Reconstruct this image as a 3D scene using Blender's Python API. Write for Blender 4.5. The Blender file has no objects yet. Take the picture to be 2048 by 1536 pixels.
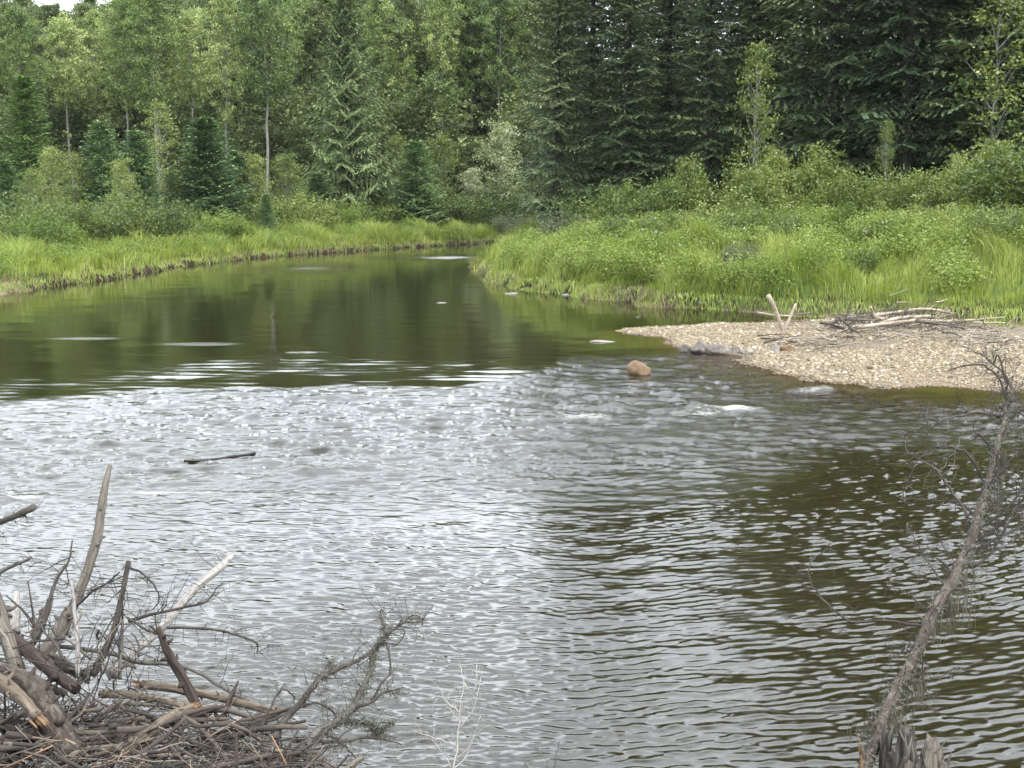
import bpy, bmesh, math, random
import numpy as np
from mathutils import Vector
R_ = math.radians
scene = bpy.context.scene
col = scene.collection
rng = np.random.default_rng(7)

# ------------------------------------------------------------------ camera, world, sun, exposure
CAMH, PITCH, FPX = 3.5, R_(8.7), 2472.0
cam = bpy.data.cameras.new("camera"); cam_o = bpy.data.objects.new("camera", cam); col.objects.link(cam_o)
cam.sensor_width = 36; cam.lens = FPX/2048*36; cam.clip_end = 6000; cam.clip_start = 0.05
cam_o.location = (0, 0, CAMH); cam_o.rotation_euler = (math.pi/2-PITCH, 0, 0)
scene.camera = cam_o

SUN_EL, SUN_AZ = R_(58), R_(125)      # azimuth measured clockwise from +Y
world = bpy.data.worlds.new("World"); scene.world = world; world.use_nodes = True
nt = world.node_tree; N = nt.nodes; L = nt.links; N.clear()
out = N.new('ShaderNodeOutputWorld'); bg = N.new('ShaderNodeBackground'); bg.inputs[1].default_value = 0.1
sky = N.new('ShaderNodeTexSky'); sky.sky_type = 'NISHITA'; sky.sun_disc = False
sky.sun_elevation = SUN_EL; sky.sun_rotation = SUN_AZ; sky.air_density = 1.0; sky.dust_density = 1.5
tc = N.new('ShaderNodeTexCoord'); mp = N.new('ShaderNodeMapping'); mp.inputs['Scale'].default_value = (1.5, 1.5, 4)
nz = N.new('ShaderNodeTexNoise'); nz.inputs['Scale'].default_value = 1.7; nz.inputs['Detail'].default_value = 7; nz.inputs['Roughness'].default_value = .55
cr = N.new('ShaderNodeValToRGB'); cr.color_ramp.elements[0].position = .36; cr.color_ramp.elements[1].position = .56
cr.color_ramp.elements[0].color = (.6, .6, .6, 1)
cc = N.new('ShaderNodeValToRGB'); cc.color_ramp.elements[0].color = (8.8, 9.4, 10.1, 1); cc.color_ramp.elements[1].color = (14.5, 15.5, 16.7, 1)
cc.color_ramp.elements[0].position = .35; cc.color_ramp.elements[1].position = .7
mx = N.new('ShaderNodeMix'); mx.data_type = 'RGBA'
L.new(tc.outputs['Generated'], mp.inputs[0]); L.new(mp.outputs[0], nz.inputs['Vector']); L.new(nz.outputs[0], cr.inputs[0]); L.new(nz.outputs[0], cc.inputs[0])
L.new(cr.outputs[0], mx.inputs[0]); L.new(sky.outputs[0], mx.inputs[6]); L.new(cc.outputs[0], mx.inputs[7]); L.new(mx.outputs[2], bg.inputs[0]); L.new(bg.outputs[0], out.inputs[0])

sl = bpy.data.lights.new("sun", 'SUN'); sl.energy = 1.5; sl.angle = R_(38); sl.color = (1, .96, .88)
so = bpy.data.objects.new("sun", sl); col.objects.link(so)
sd_ = Vector((math.sin(SUN_AZ)*math.cos(SUN_EL), math.cos(SUN_AZ)*math.cos(SUN_EL), math.sin(SUN_EL)))
so.rotation_euler = sd_.to_track_quat('Z', 'Y').to_euler(); so.location = (20, 10, 60)
scene.view_settings.view_transform = 'Standard'; scene.view_settings.look = 'None'
scene.view_settings.exposure = 1.85; scene.view_settings.gamma = 1
scene.render.engine = 'CYCLES'
scene.cycles.transparent_max_bounces = 12; scene.cycles.max_bounces = 6

# ------------------------------------------------------------------ helpers
CP, SP = math.cos(PITCH), math.sin(PITCH)
def ray(px, py):
    u = (px-1024)/FPX; v = (768-py)/FPX
    return np.array([u, CP+v*SP, -SP+v*CP])
def onz(px, py, z=0.0):
    d = ray(px, py); return np.array([0, 0, CAMH]) + d*((z-CAMH)/d[2])
def onY(px, py, Y):
    d = ray(px, py); return np.array([0, 0, CAMH]) + d*(Y/d[1])
def pxm(P):            # pixels (full size) per metre at P
    return FPX/(P[1]*CP-(P[2]-CAMH)*SP)

def tag(o, label=None, cat=None, group=None, kind=None):
    if label: o['label'] = label
    if cat: o['category'] = cat
    if group: o['group'] = group
    if kind: o['kind'] = kind
    return o

class G:
    """collects quads / triangles with one random value per face"""
    def __init__(s): s.V = []; s.F4 = []; s.F3 = []; s.r4 = []; s.r3 = []; s.C = []; s.gc = False; s.n = 0
    def add(s, V, F4=None, F3=None, r4=None, r3=None, gc=None):
        V = np.asarray(V, float).reshape(-1, 3)
        s.C.append(V if gc is None else gc)
        if gc is not None: s.gc = True
        if F4 is not None and len(F4):
            s.F4.append(np.asarray(F4)+s.n); s.r4.append(np.zeros(len(F4))+(.5 if r4 is None else r4))
        if F3 is not None and len(F3):
            s.F3.append(np.asarray(F3)+s.n); s.r3.append(np.zeros(len(F3))+(.5 if r3 is None else r3))
        s.V.append(V); s.n += len(V)
    def join(s, o, M=None, loc=(0, 0, 0), r=0):
        V = np.concatenate(o.V)
        c, sn = math.cos(r), math.sin(r); sc = M or (1, 1, 1)
        V = V*np.array(sc); V = np.stack([V[:, 0]*c-V[:, 1]*sn, V[:, 0]*sn+V[:, 1]*c, V[:, 2]], 1)+np.array(loc)
        s.add(V, np.concatenate(o.F4) if o.F4 else None, np.concatenate(o.F3) if o.F3 else None,
              np.concatenate(o.r4) if o.F4 else None, np.concatenate(o.r3) if o.F3 else None)
    def build(s, name, mat, parent=None, loc=None, smooth=False):
        V = np.concatenate(s.V)
        if loc is not None: V = V-np.asarray(loc)
        F4 = np.concatenate(s.F4) if s.F4 else np.zeros((0, 4), int); F3 = np.concatenate(s.F3) if s.F3 else np.zeros((0, 3), int)
        r = np.concatenate(s.r4+s.r3) if (s.r4 or s.r3) else np.zeros(0)
        me = bpy.data.meshes.new(name)
        me.vertices.add(len(V)); me.vertices.foreach_set('co', V.astype(np.float32).ravel())
        li = np.concatenate([F4.ravel(), F3.ravel()]).astype(np.int32)
        me.loops.add(len(li)); me.loops.foreach_set('vertex_index', li)
        nf = len(F4)+len(F3); me.polygons.add(nf)
        st = np.concatenate([np.arange(len(F4))*4, len(F4)*4+np.arange(len(F3))*3]).astype(np.int32)
        me.polygons.foreach_set('loop_start', st)
        if smooth: me.polygons.foreach_set('use_smooth', np.ones(nf, bool))
        me.update(calc_edges=True); me.validate()
        if len(me.polygons) == nf:
            a = me.attributes.new('rnd', 'FLOAT', 'FACE'); a.data.foreach_set('value', r.astype(np.float32))
        if s.gc or len(V) < 3000:
            at = me.attributes.new('gc', 'FLOAT_VECTOR', 'POINT'); at.data.foreach_set('vector', np.concatenate(s.C).astype(np.float32).ravel())
        me.materials.append(mat)
        o = bpy.data.objects.new(name, me); col.objects.link(o)
        if loc is not None and parent is None: o.location = loc
        if parent: o.parent = parent
        return o

def nrm(a): return a/np.maximum(np.linalg.norm(a, axis=-1, keepdims=True), 1e-9)

def tube(g, P, rad, sides=8, rough=0.0, cap=True, rnd=.5, seed=None, flat=1.0, oval=None):
    """tapered tube along the points P, radii rad"""
    P = np.asarray(P, float); n = len(P); rad = np.zeros(n)+np.asarray(rad, float)
    T = np.gradient(P, axis=0); T = nrm(T)
    ref = np.array([0.31, 0.93, 0.19]) if abs(T[0] @ np.array([.31, .93, .19])) < .9 else np.array([1., 0, 0])
    A = nrm(np.cross(T, ref)); B = np.cross(T, A)
    th = np.linspace(0, 2*np.pi, sides, endpoint=False)
    rr = rad[:, None]*np.ones(sides)
    if rough:
        q = np.random.default_rng(seed if seed is not None else 3)
        ridge = q.normal(0, rough*.8, sides); kn = max(4, n//4); kk = q.normal(0, rough*.6, (kn, sides))
        xi = np.linspace(0, kn-1.001, n); xa = xi.astype(int); xf = (xi-xa)[:, None]; rr = rr*(1+ridge[None, :]+kk[xa]*(1-xf)+kk[xa+1]*xf+q.normal(0, rough*.12, (n, 1)))
    V = P[:, None, :]+rr[..., None]*(np.cos(th)[None, :, None]*A[:, None, :]+flat*np.sin(th)[None, :, None]*B[:, None, :])
    i = np.arange(n-1)[:, None]; j = np.arange(sides)[None, :]; k = (j+1) % sides
    F = np.stack([i*sides+j+0*k, i*sides+k, (i+1)*sides+k, (i+1)*sides+j+0*k], -1).reshape(-1, 4)
    V = V.reshape(-1, 3); F3 = []
    sl_ = np.concatenate([[0], np.cumsum(np.linalg.norm(np.diff(P, axis=0), axis=1))])+P[0][0]*3
    GC = np.stack([rr*np.cos(th), rr*np.sin(th)+P[0][1], np.repeat(sl_[:, None], sides, 1)], -1).reshape(-1, 3)
    if cap:
        V = np.concatenate([V, [P[0]], [P[-1]]]); a = n*sides; GC = np.concatenate([GC, [(0, 0, sl_[0])], [(0, 0, sl_[-1])]])
        for q in range(sides):
            F3.append((a, (q+1) % sides, q)); F3.append((a+1, (n-1)*sides+q, (n-1)*sides+(q+1) % sides))
    g.add(V, F, F3, rnd, rnd, gc=GC)

def smooth_path(P, m=6):
    P = np.asarray(P, float); n = len(P)
    if n < 3: 
        t = np.linspace(0, 1, m)[:, None]; return P[0]*(1-t)+P[-1]*t
    Q = np.vstack([2*P[0]-P[1], P, 2*P[-1]-P[-2]]); o = []
    for i in range(1, n):
        for t in np.linspace(0, 1, m, endpoint=False):
            a, b, c, d = Q[i-1], Q[i], Q[i+1], Q[i+2]
            o.append(.5*((2*b)+(-a+c)*t+(2*a-5*b+4*c-d)*t*t+(-a+3*b-3*c+d)*t**3))
    o.append(P[-1]); return np.array(o)

def cards(g, C, D, S, ln, wd, rnd=None, bend=0.0):
    """rhombic leaf faces: centre base C, direction D, side S"""
    n = len(C); ln = (np.zeros(n)+ln)[:, None]; wd = (np.zeros(n)+wd)[:, None]
    nn = np.cross(D, S)
    a = C; t = C+D*ln; m = C+D*ln*.45+nn*ln*bend
    V = np.stack([a, m+S*wd*.5, t, m-S*wd*.5], 1).reshape(-1, 3)
    F = np.arange(4*n).reshape(-1, 4)
    g.add(V, F, None, rng.random(n) if rnd is None else rnd)

def rdir(n, q, zs=1.0):
    v = q.normal(size=(n, 3)); v[:, 2] *= zs; return nrm(v)

# periodic noise tiles
def tile(n, Lm, lam, sig=.5, ang=None, spread=.5, seed=0):
    q = np.random.default_rng(seed)
    k = np.fft.fftfreq(n, Lm/n)*2*np.pi; KX, KY = np.meshgrid(k, k, indexing='ij'); K = np.hypot(KX, KY); K[0, 0] = 1e-6
    A = np.exp(-(np.log(K*lam/(2*np.pi)))**2/(2*sig**2))/K**2
    if ang is not None:
        th = np.arctan2(KY, KX)-ang; c = np.abs(np.cos(th)); A = A*np.exp((c-1)/(spread**2))
    A[0, 0] = 0
    h = np.fft.ifft2(A*np.fft.fft2(q.normal(size=(n, n)))).real
    s = np.gradient(h, Lm/n); rms = math.sqrt((s[0]**2+s[1]**2).mean())
    return (h/rms, Lm)
def samp(t, x, y):
    h, Lm = t; n = h.shape[0]; u = (x/Lm*n) % n; v = (y/Lm*n) % n
    i = np.floor(u).astype(int); j = np.floor(v).astype(int); fu = u-i; fv = v-j; i %= n; j %= n; i1 = (i+1) % n; j1 = (j+1) % n
    return (h[i, j]*(1-fu)+h[i1, j]*fu)*(1-fv)+(h[i, j1]*(1-fu)+h[i1, j1]*fu)*fv
def unit(t): h, Lm = t; return ((h-h.mean())/h.std(), Lm)
NZ8 = unit(tile(256, 64, 9, .6, seed=11)); NZ2 = unit(tile(256, 32, 2.5, .6, seed=12)); NZ05 = unit(tile(256, 12, .6, .6, seed=13)); NZ30 = unit(tile(256, 200, 30, .6, seed=14))
def ss(x, a, b): t = np.clip((x-a)/(b-a), 0, 1); return t*t*(3-2*t)

# ------------------------------------------------------------------ materials
def newmat(name):
    m = bpy.data.materials.new(name); m.use_nodes = True; nt = m.node_tree
    b = nt.nodes['Principled BSDF']; o = nt.nodes['Material Output']; return m, nt, b, o
def ramp(nt, fac, stops):
    r = nt.nodes.new('ShaderNodeValToRGB'); e = r.color_ramp.elements
    e[0].position, e[0].color = stops[0][0], (*stops[0][1], 1); e[1].position, e[1].color = stops[-1][0], (*stops[-1][1], 1)
    for p, c in stops[1:-1]: x = e.new(p); x.color = (*c, 1)
    nt.links.new(fac, r.inputs[0]); return r.outputs[0]
def noise(nt, scale, detail=4, rough=.6, stretch=None, coord='Object', dim='3D'):
    t = nt.nodes.new('ShaderNodeTexCoord'); n = nt.nodes.new('ShaderNodeTexNoise'); n.inputs['Scale'].default_value = scale
    if coord == 'gc': t = nt.nodes.new('ShaderNodeAttribute'); t.attribute_name = 'gc'; coord = 'Vector'
    n.inputs['Detail'].default_value = detail; n.inputs['Roughness'].default_value = rough
    if stretch:
        m = nt.nodes.new('ShaderNodeMapping'); m.inputs['Scale'].default_value = stretch; nt.links.new(t.outputs[coord], m.inputs[0]); nt.links.new(m.outputs[0], n.inputs['Vector'])
    else: nt.links.new(t.outputs[coord], n.inputs['Vector'])
    return n.outputs[0]
def math_(nt, op, a, b=None, c=None):
    m = nt.nodes.new('ShaderNodeMath'); m.operation = op
    for i, v in enumerate((a, b, c)):
        if v is None: continue
        if isinstance(v, (int, float)): m.inputs[i].default_value = v
        else: nt.links.new(v, m.inputs[i])
    return m.outputs[0]
def mixc(nt, f, a, b, mode='MIX'):
    m = nt.nodes.new('ShaderNodeMix'); m.data_type = 'RGBA'; m.blend_type = mode
    for i, v in ((0, f), (6, a), (7, b)):
        if isinstance(v, (int, float)): m.inputs[i].default_value = v
        elif isinstance(v, tuple): m.inputs[i].default_value = (*v, 1)
        else: nt.links.new(v, m.inputs[i])
    return m.outputs[2]
def attr(nt, name):
    a = nt.nodes.new('ShaderNodeAttribute'); a.attribute_name = name; return a
def leafmat(name, stops, trans=.35, rough=.55, clump=.6, spec=.4, huevar=.25):
    m, nt, b, o = newmat(name)
    oi = nt.nodes.new('ShaderNodeObjectInfo')
    n = noise(nt, clump, 3, .6); r = attr(nt, 'rnd').outputs['Fac']
    f = math_(nt, 'ADD', math_(nt, 'MULTIPLY', n, .5), math_(nt, 'MULTIPLY', r, .5))
    f = math_(nt, 'ADD', f, math_(nt, 'MULTIPLY', math_(nt, 'SUBTRACT', oi.outputs['Random'], .5), huevar))
    c = ramp(nt, f, stops)
    nt.links.new(c, b.inputs['Base Color']); b.inputs['Roughness'].default_value = rough; b.inputs['Specular IOR Level'].default_value = spec
    tr = nt.nodes.new('ShaderNodeBsdfTranslucent'); nt.links.new(mixc(nt, .5, c, (1, .95, .35), 'MULTIPLY'), tr.inputs[0])
    ms = nt.nodes.new('ShaderNodeMixShader'); ms.inputs[0].default_value = trans
    nt.links.new(b.outputs[0], ms.inputs[1]); nt.links.new(tr.outputs[0], ms.inputs[2]); nt.links.new(ms.outputs[0], o.inputs[0])
    return m
def barkmat(name, c0, c1, c2, scale=9, stretch=(1, 1, .25), rough=.85, bump=.5, spots=None, coord='gc'):
    m, nt, b, o = newmat(name)
    n = noise(nt, scale, 6, .65, stretch, coord); n2 = noise(nt, scale*4.5, 4, .7, stretch, coord)
    f = math_(nt, 'ADD', math_(nt, 'MULTIPLY', n, .7), math_(nt, 'MULTIPLY', n2, .3))
    c = ramp(nt, f, [(.33, c0), (.5, c1), (.66, c2)])
    if spots:
        n3 = noise(nt, scale*.7, 4, .6, None, coord); c = mixc(nt, ramp(nt, n3, [(.56, (0, 0, 0)), (.64, (1, 1, 1))]), c, spots)
    nt.links.new(c, b.inputs['Base Color']); b.inputs['Roughness'].default_value = rough; b.inputs['Specular IOR Level'].default_value = .25
    bp = nt.nodes.new('ShaderNodeBump'); bp.inputs['Strength'].default_value = bump; bp.inputs['Distance'].default_value = .01
    nt.links.new(f, bp.inputs['Height']); nt.links.new(bp.outputs[0], b.inputs['Normal']); return m

M = {}
M['spruce'] = leafmat('spruce_needles', [(.2, (.016, .032, .018)), (.45, (.032, .062, .030)), (.65, (.060, .098, .046)), (.85, (.085, .125, .060))], .12, .6, .7, .25)
M['spruce_dark'] = leafmat('dark_spruce_needles', [(.25, (0.0244, 0.0422, 0.0206)), (.45, (0.0487, 0.0813, 0.0368)), (.6, (0.1009, 0.1397, 0.0588)), (.75, (0.1827, 0.2194, 0.0955))], .10, .6, .45, .25)
M['spruce_grey'] = leafmat('drooping_spruce_needles', [(.25, (0.0513, 0.0813, 0.0312)), (.45, (0.1026, 0.1507, 0.0556)), (.62, (0.1976, 0.2543, 0.1043)), (.8, (0.2961, 0.3418, 0.1564))], .12, .6, .6, .25)
M['spruce_blue'] = leafmat('young_spruce_needles', [(.25, (0.0422, 0.0853, 0.0314)), (.48, (0.1014, 0.1748, 0.0627)), (.75, (0.2323, 0.3303, 0.1333))], .12, .6, 1.2, .25)
M['spruce_yellow'] = leafmat('yellow_green_spruce_needles', [(.2, (0.0390, 0.0780, 0.0198)), (.5, (0.0845, 0.1560, 0.0385)), (.8, (0.1560, 0.2340, 0.0660))], .15, .6, 1.2, .25)
M['poplar'] = leafmat('poplar_leaves', [(.22, (0.0354, 0.0705, 0.0150)), (.42, (0.0934, 0.1474, 0.0300)), (.58, (0.1771, 0.2322, 0.0541)), (.72, (0.3541, 0.4165, 0.1502)), (.85, (0.6440, 0.6887, 0.3754))], .35, .42, .35, .5)
M['forest'] = leafmat('shaded_forest_leaves', [(.22, (0.0257, 0.0497, 0.0139)), (.45, (0.0577, 0.0906, 0.0249)), (.65, (0.1124, 0.1463, 0.0442)), (.8, (0.2569, 0.2778, 0.1036))], .35, .5, .2, .4)  # darker than the poplar leaves: shade of the deeper woods put into the colour
M['young'] = leafmat('young_poplar_leaves', [(.22, (0.0440, 0.0770, 0.0132)), (.42, (0.0935, 0.1375, 0.0242)), (.6, (0.1650, 0.2090, 0.0440)), (.8, (0.2970, 0.3300, 0.1100))], .4, .42, .9, .5)
M['silver'] = leafmat('silvery_poplar_leaves', [(.2, (.09, .14, .04)), (.45, (.17, .22, .08)), (.62, (.30, .34, .18)), (.8, (.52, .55, .40))], .35, .4, .9, .5)
M['willow'] = leafmat('willow_leaves', [(.25, (0.0296, 0.0570, 0.0124)), (.43, (0.0677, 0.1056, 0.0207)), (.6, (0.1270, 0.1708, 0.0373)), (.78, (0.2539, 0.2898, 0.0983))], .38, .45, 1.1, .45, .35)
M['sage'] = leafmat('grey_willow_leaves', [(.2, (0.0540, 0.0765, 0.0350)), (.5, (0.0990, 0.1190, 0.0595)), (.8, (0.1980, 0.2125, 0.1190))], .3, .5, 1.3, .4)
M['weed'] = leafmat('weed_leaves', [(.25, (0.0483, 0.0862, 0.0138)), (.45, (0.1035, 0.1610, 0.0253)), (.6, (0.1725, 0.2357, 0.0403)), (.78, (0.2760, 0.3220, 0.1035))], .38, .5, .5, .35)
M['bark_spruce'] = barkmat('spruce_bark', (.018, .015, .013), (.034, .029, .025), (.06, .052, .045), 5)
M['bark_poplar'] = barkmat('poplar_bark', (0.0900, 0.0840, 0.0750), (0.1800, 0.1695, 0.1500), (0.3000, 0.2850, 0.2550), 3)
M['bark_pale'] = barkmat('pale_bark', (.24, .24, .20), (.38, .38, .33), (.5, .5, .45), 4)
M['grey_wood'] = barkmat('weathered_grey_wood', (0.0239, 0.0191, 0.0150), (0.0716, 0.0614, 0.0491), (0.1364, 0.1228, 0.1023), 40, (1, 1, .07), bump=.8)
M['white_wood'] = barkmat('bleached_wood', (.07, .062, .055), (.19, .178, .165), (.30, .29, .275), 40, (1, 1, .09), spots=(.10, .085, .07))
M['brown_wood'] = barkmat('wet_brown_wood', (0.0076, 0.0054, 0.0046), (0.0255, 0.0170, 0.0130), (0.0701, 0.0530, 0.0428), 40, (1, 1, .07), bump=.8)
M['stump_wood'] = barkmat('dark_rotten_wood', (.010, .009, .008), (.032, .028, .024), (.09, .08, .068), 40, (1, 1, .08), bump=1.0)
M['tan_wood'] = barkmat('tan_wood', (0.0409, 0.0294, 0.0198), (0.0967, 0.0751, 0.0540), (0.1786, 0.1510, 0.1170), 40, (1, 1, .08), spots=(0.0372, 0.0286, 0.0216), bump=.7)
M['bark_flaky'] = barkmat('flaky_reddish_bark', (0.0143, 0.0103, 0.0079), (0.0428, 0.0315, 0.0245), (0.1083, 0.0909, 0.0734), 30, (1, 1, .45), bump=1.0, spots=(0.0856, 0.0849, 0.0673))
M['fresh_wood'] = barkmat('fresh_splintered_wood', (0.0840, 0.0415, 0.0214), (0.1620, 0.0956, 0.0499), (0.2280, 0.1594, 0.0997), 40, (1, 1, .1))
M['twig'] = barkmat('dead_twig_bark', (.016, .013, .011), (.036, .030, .025), (.085, .075, .062), 30)
M['twig_grey'] = barkmat('grey_twig_bark', (0.0315, 0.0280, 0.0238), (0.0665, 0.0595, 0.0511), (0.1260, 0.1155, 0.1015), 30)
M['pale_twig'] = barkmat('pale_twig_bark', (.20, .18, .16), (.28, .26, .235), (.38, .36, .33), 30)
M['lichen'] = barkmat('grey_green_lichen', (0.0400, 0.0418, 0.0288), (0.0800, 0.0798, 0.0594), (0.1600, 0.1520, 0.1305), 60)
M['beard'] = barkmat('hanging_beard_lichen', (0.0525, 0.0490, 0.0298), (0.0900, 0.0826, 0.0553), (0.1500, 0.1330, 0.1020), 30)
M['drift'] = barkmat('sun_bleached_driftwood', (.13, .10, .075), (.27, .225, .17), (.42, .37, .30), 12, (1, 1, .2))
M['black_wood'] = barkmat('waterlogged_black_wood', (.004, .0035, .003), (.008, .007, .006), (.02, .017, .013), 10, rough=.35)
def rockmat(name, c0, c1, c2):
    m = barkmat(name, c0, c1, c2, 5, (1, 1, 1), .8, .6, coord='Object'); return m
M['rock_tan'] = rockmat('tan_rock', (0.0560, 0.0336, 0.0179), (0.1176, 0.0756, 0.0420), (0.1680, 0.1204, 0.0756))
M['rock_grey'] = rockmat('grey_rock', (.04, .035, .03), (.095, .083, .07), (.19, .17, .15))
M['rock_dark'] = rockmat('dark_wet_rock', (.025, .023, .02), (.05, .046, .04), (.10, .09, .08))
M['rock_pale'] = rockmat('pale_rock', (0.0840, 0.0700, 0.0595), (0.1540, 0.1365, 0.1155), (0.2310, 0.2100, 0.1820))

# ------------------------------------------------------------------ shorelines (world outlines of the lands)
def W(*pp): return [tuple(onz(a, b)[:2]) for a, b in pp]
LEFT = [(-400, 20), (-60, 22), (-40, 29), (-26, 37)]+W((-60, 602), (0, 592), (60, 584), (160, 566), (330, 539), (500, 518), (650, 507), (800, 497), (960, 488))+[(3, 96), (12, 103), (30, 112), (60, 122), (140, 140), (400, 190), (1500, 700), (1500, 1500), (-1500, 1500), (-1500, 20)]
RIGHT = W((2700, 700), (2048, 664), (1850, 650), (1700, 640), (1500, 629), (1330, 617), (1190, 601), (1060, 583), (990, 567), (966, 553))+[(-1.7, 59), (-.8, 67), (1.5, 77), (8, 87), (22, 96), (60, 108), (140, 124), (400, 150), (1200, 300), (1200, 10), (200, 14), (60, 20)]
BAR = W((1258, 666), (1310, 656), (1450, 648), (1640, 641), (2048, 640), (2800, 640))+W((2700, 860), (2300, 808), (2048, 792), (1900, 787), (1750, 779), (1620, 766), (1540, 746), (1500, 730), (1480, 712), (1400, 704), (1330, 690))
NEAR = [(-400, -300), (-400, 14), (-30, 12), (-9, 8.3), (-5, 6.7), (-3.1, 6.1), (-1.9, 5.95), (-1.2, 5.6), (-.6, 5.1), (.2, 4.7), (1, 4.7), (1.6, 5.1), (2.6, 5.2), (4, 5), (8, 5.5), (30, 8), (400, 12), (400, -300)]
def sdist(poly, X, Y):
    P = np.array(poly, float); Q = np.roll(P, -1, 0); d = np.full(X.shape, 1e18); ins = np.zeros(X.shape, bool)
    for (ax, ay), (bx, by) in zip(P, Q):
        ex, ey = bx-ax, by-ay; wx, wy = X-ax, Y-ay
        t = np.clip((wx*ex+wy*ey)/(ex*ex+ey*ey+1e-12), 0, 1); d = np.minimum(d, (wx-ex*t)**2+(wy-ey*t)**2)
        if by != ay:
            c = ((ay > Y) != (by > Y)) & (X < (bx-ax)*(Y-ay)/(by-ay)+ax); ins ^= c
    return np.where(ins, 1, -1)*np.sqrt(d)
def dists(X, Y):
    X = np.asarray(X, float); Y = np.asarray(Y, float)
    wob = samp(NZ2, X, Y)*.22+samp(NZ05, X, Y)*.08
    return sdist(LEFT, X, Y)+wob, sdist(RIGHT, X, Y)+wob, sdist(BAR, X, Y)+wob*.8, sdist(NEAR, X, Y)+wob*.3
def height(X, Y, full=False):
    X = np.asarray(X, float); Y = np.asarray(Y, float)
    dl, dr, db, dn = dists(X, Y); n8 = samp(NZ8, X, Y); n2 = samp(NZ2, X, Y); n05 = samp(NZ05, X, Y)
    def bed(d, s, m): return -np.minimum(-d*s, m)
    zl = np.where(dl > 0, (.26*ss(dl, -.02, .18)+.12*ss(dl, .2, 1.2))+1.45*(1-np.exp(-np.maximum(dl, 0)/13))+(n8*.10+n2*.06)*ss(dl, .3, 4), bed(dl, .35, 1.1))
    zr = np.where(dr > 0, .30*ss(dr, 0, .5)+2.6*(1-np.exp(-np.maximum(dr, 0)/8.5))+(n8*.14+n2*.07)*ss(dr, .3, 4), bed(dr, .35, 1.1))
    zb = np.where(db > 0, .03+.17*(1-np.exp(-np.maximum(db, 0)/4))+(n2*.02)*ss(db, .3, 1.5), bed(db, .13, 1.2))
    zn = np.where(dn > 0, .25*ss(dn, 0, .3)+1.75*(1-np.exp(-np.maximum(dn, 0)/3.6))+(n2*.05+n05*.025)*ss(dn, 0, 1), bed(dn, .6, 1.2))
    z = np.maximum(np.maximum(zl, zr), np.maximum(zb, zn)); z = np.maximum(z, -.9+n2*.05)
    far = np.hypot(X, Y); z = z+ss(far, 150, 500)*3
    return (z, dl, dr, db, dn) if full else z
def hz(x, y): return float(height(np.array([x]), np.array([y]))[0])

# ------------------------------------------------------------------ ground: one sheet to the horizon
def spaced(dense, ratio, outer):
    lo, hi, st = dense; a = list(np.arange(lo, hi+1e-6, st)); s = st
    while a[-1] < outer: s *= ratio; a.append(a[-1]+s)
    b = [a[0]]; s = st
    while b[-1] > -outer: s *= ratio; b.append(b[-1]-s)
    return np.array(b[:0:-1]+a)
gx = spaced((-34, 40, .42), 1.12, 2500)
gy = np.concatenate([[-2500, -1200, -600, -300, -150, -80, -40, -20, -10, -5, -2], np.arange(0, 12, .2), np.arange(12, 45, .3), np.arange(45, 130, .6), spaced((130, 131, .8), 1.15, 2500)[lambda a: a > 130] if False else 130*1.08**np.arange(0, 39)])
X, Y = np.meshgrid(gx, gy, indexing='xy')
z, dl, dr, db, dn = height(X, Y, True)
nx, ny = len(gx), len(gy)
g = G(); i = np.arange(ny-1)[:, None]*nx+np.arange(nx-1)[None, :]
g.add(np.stack([X, Y, z], -1).reshape(-1, 3), np.stack([i, i+1, i+nx+1, i+nx], -1).reshape(-1, 4))
m, nt, b, o = newmat('ground')
geo = nt.nodes.new('ShaderNodeNewGeometry')
n = noise(nt, 1.3, 6, .65); n2 = noise(nt, 9, 5, .7); n3 = noise(nt, 30, 4, .7)
soil = ramp(nt, n2, [(.3, (.010, .007, .004)), (.5, (.020, .013, .008)), (.7, (.040, .028, .018))])
moss = ramp(nt, n, [(.35, (.035, .06, .018)), (.65, (.075, .11, .035))])
gravel = ramp(nt, n3, [(.3, (.07, .052, .035)), (.5, (.15, .115, .08)), (.7, (.26, .21, .155))])
sand = ramp(nt, n2, [(.3, (.10, .083, .062)), (.7, (.17, .145, .11))])
gm = attr(nt, 'bar').outputs['Fac']; sm_ = attr(nt, 'sand').outputs['Fac']; lm = attr(nt, 'green').outputs['Fac']
c = mixc(nt, lm, soil, moss); c = mixc(nt, attr(nt, 'dryp').outputs['Fac'], c, (.17, .135, .085)); c = mixc(nt, gm, c, mixc(nt, sm_, gravel, sand))
nt.links.new(c, b.inputs['Base Color']); b.inputs['Roughness'].default_value = .95; b.inputs['Specular IOR Level'].default_value = .08
bp = nt.nodes.new('ShaderNodeBump'); bp.inputs['Strength'].default_value = .7; bp.inputs['Distance'].default_value = .04; nt.links.new(n3, bp.inputs['Height']); nt.links.new(bp.outputs[0], b.inputs['Normal'])
ground = g.build('ground', m, smooth=True); tag(ground, 'river banks and gravel bar rising from the water', 'ground', kind='structure')
def vattr(o, name, a):
    at = o.data.attributes.new(name, 'FLOAT', 'POINT'); at.data.foreach_set('value', np.asarray(a, np.float32).ravel())
vattr(ground, 'bar', ss(db, -6, -1)*(1-ss(np.maximum(dl, dr), -.1, .5)))
SANDP = onz(1980, 668, .2)
SPOTS = [(1980, 665, 260, 22, 1.3), (1700, 645, 160, 12, 1.1), (1600, 676, 90, 5, .9), (1780, 684, 160, 6, 1.0), (1960, 697, 160, 5, .9), (1850, 655, 220, 14, 1.0), (1930, 745, 60, 7, .55), (1500, 725, 60, 8, .6)]
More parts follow.
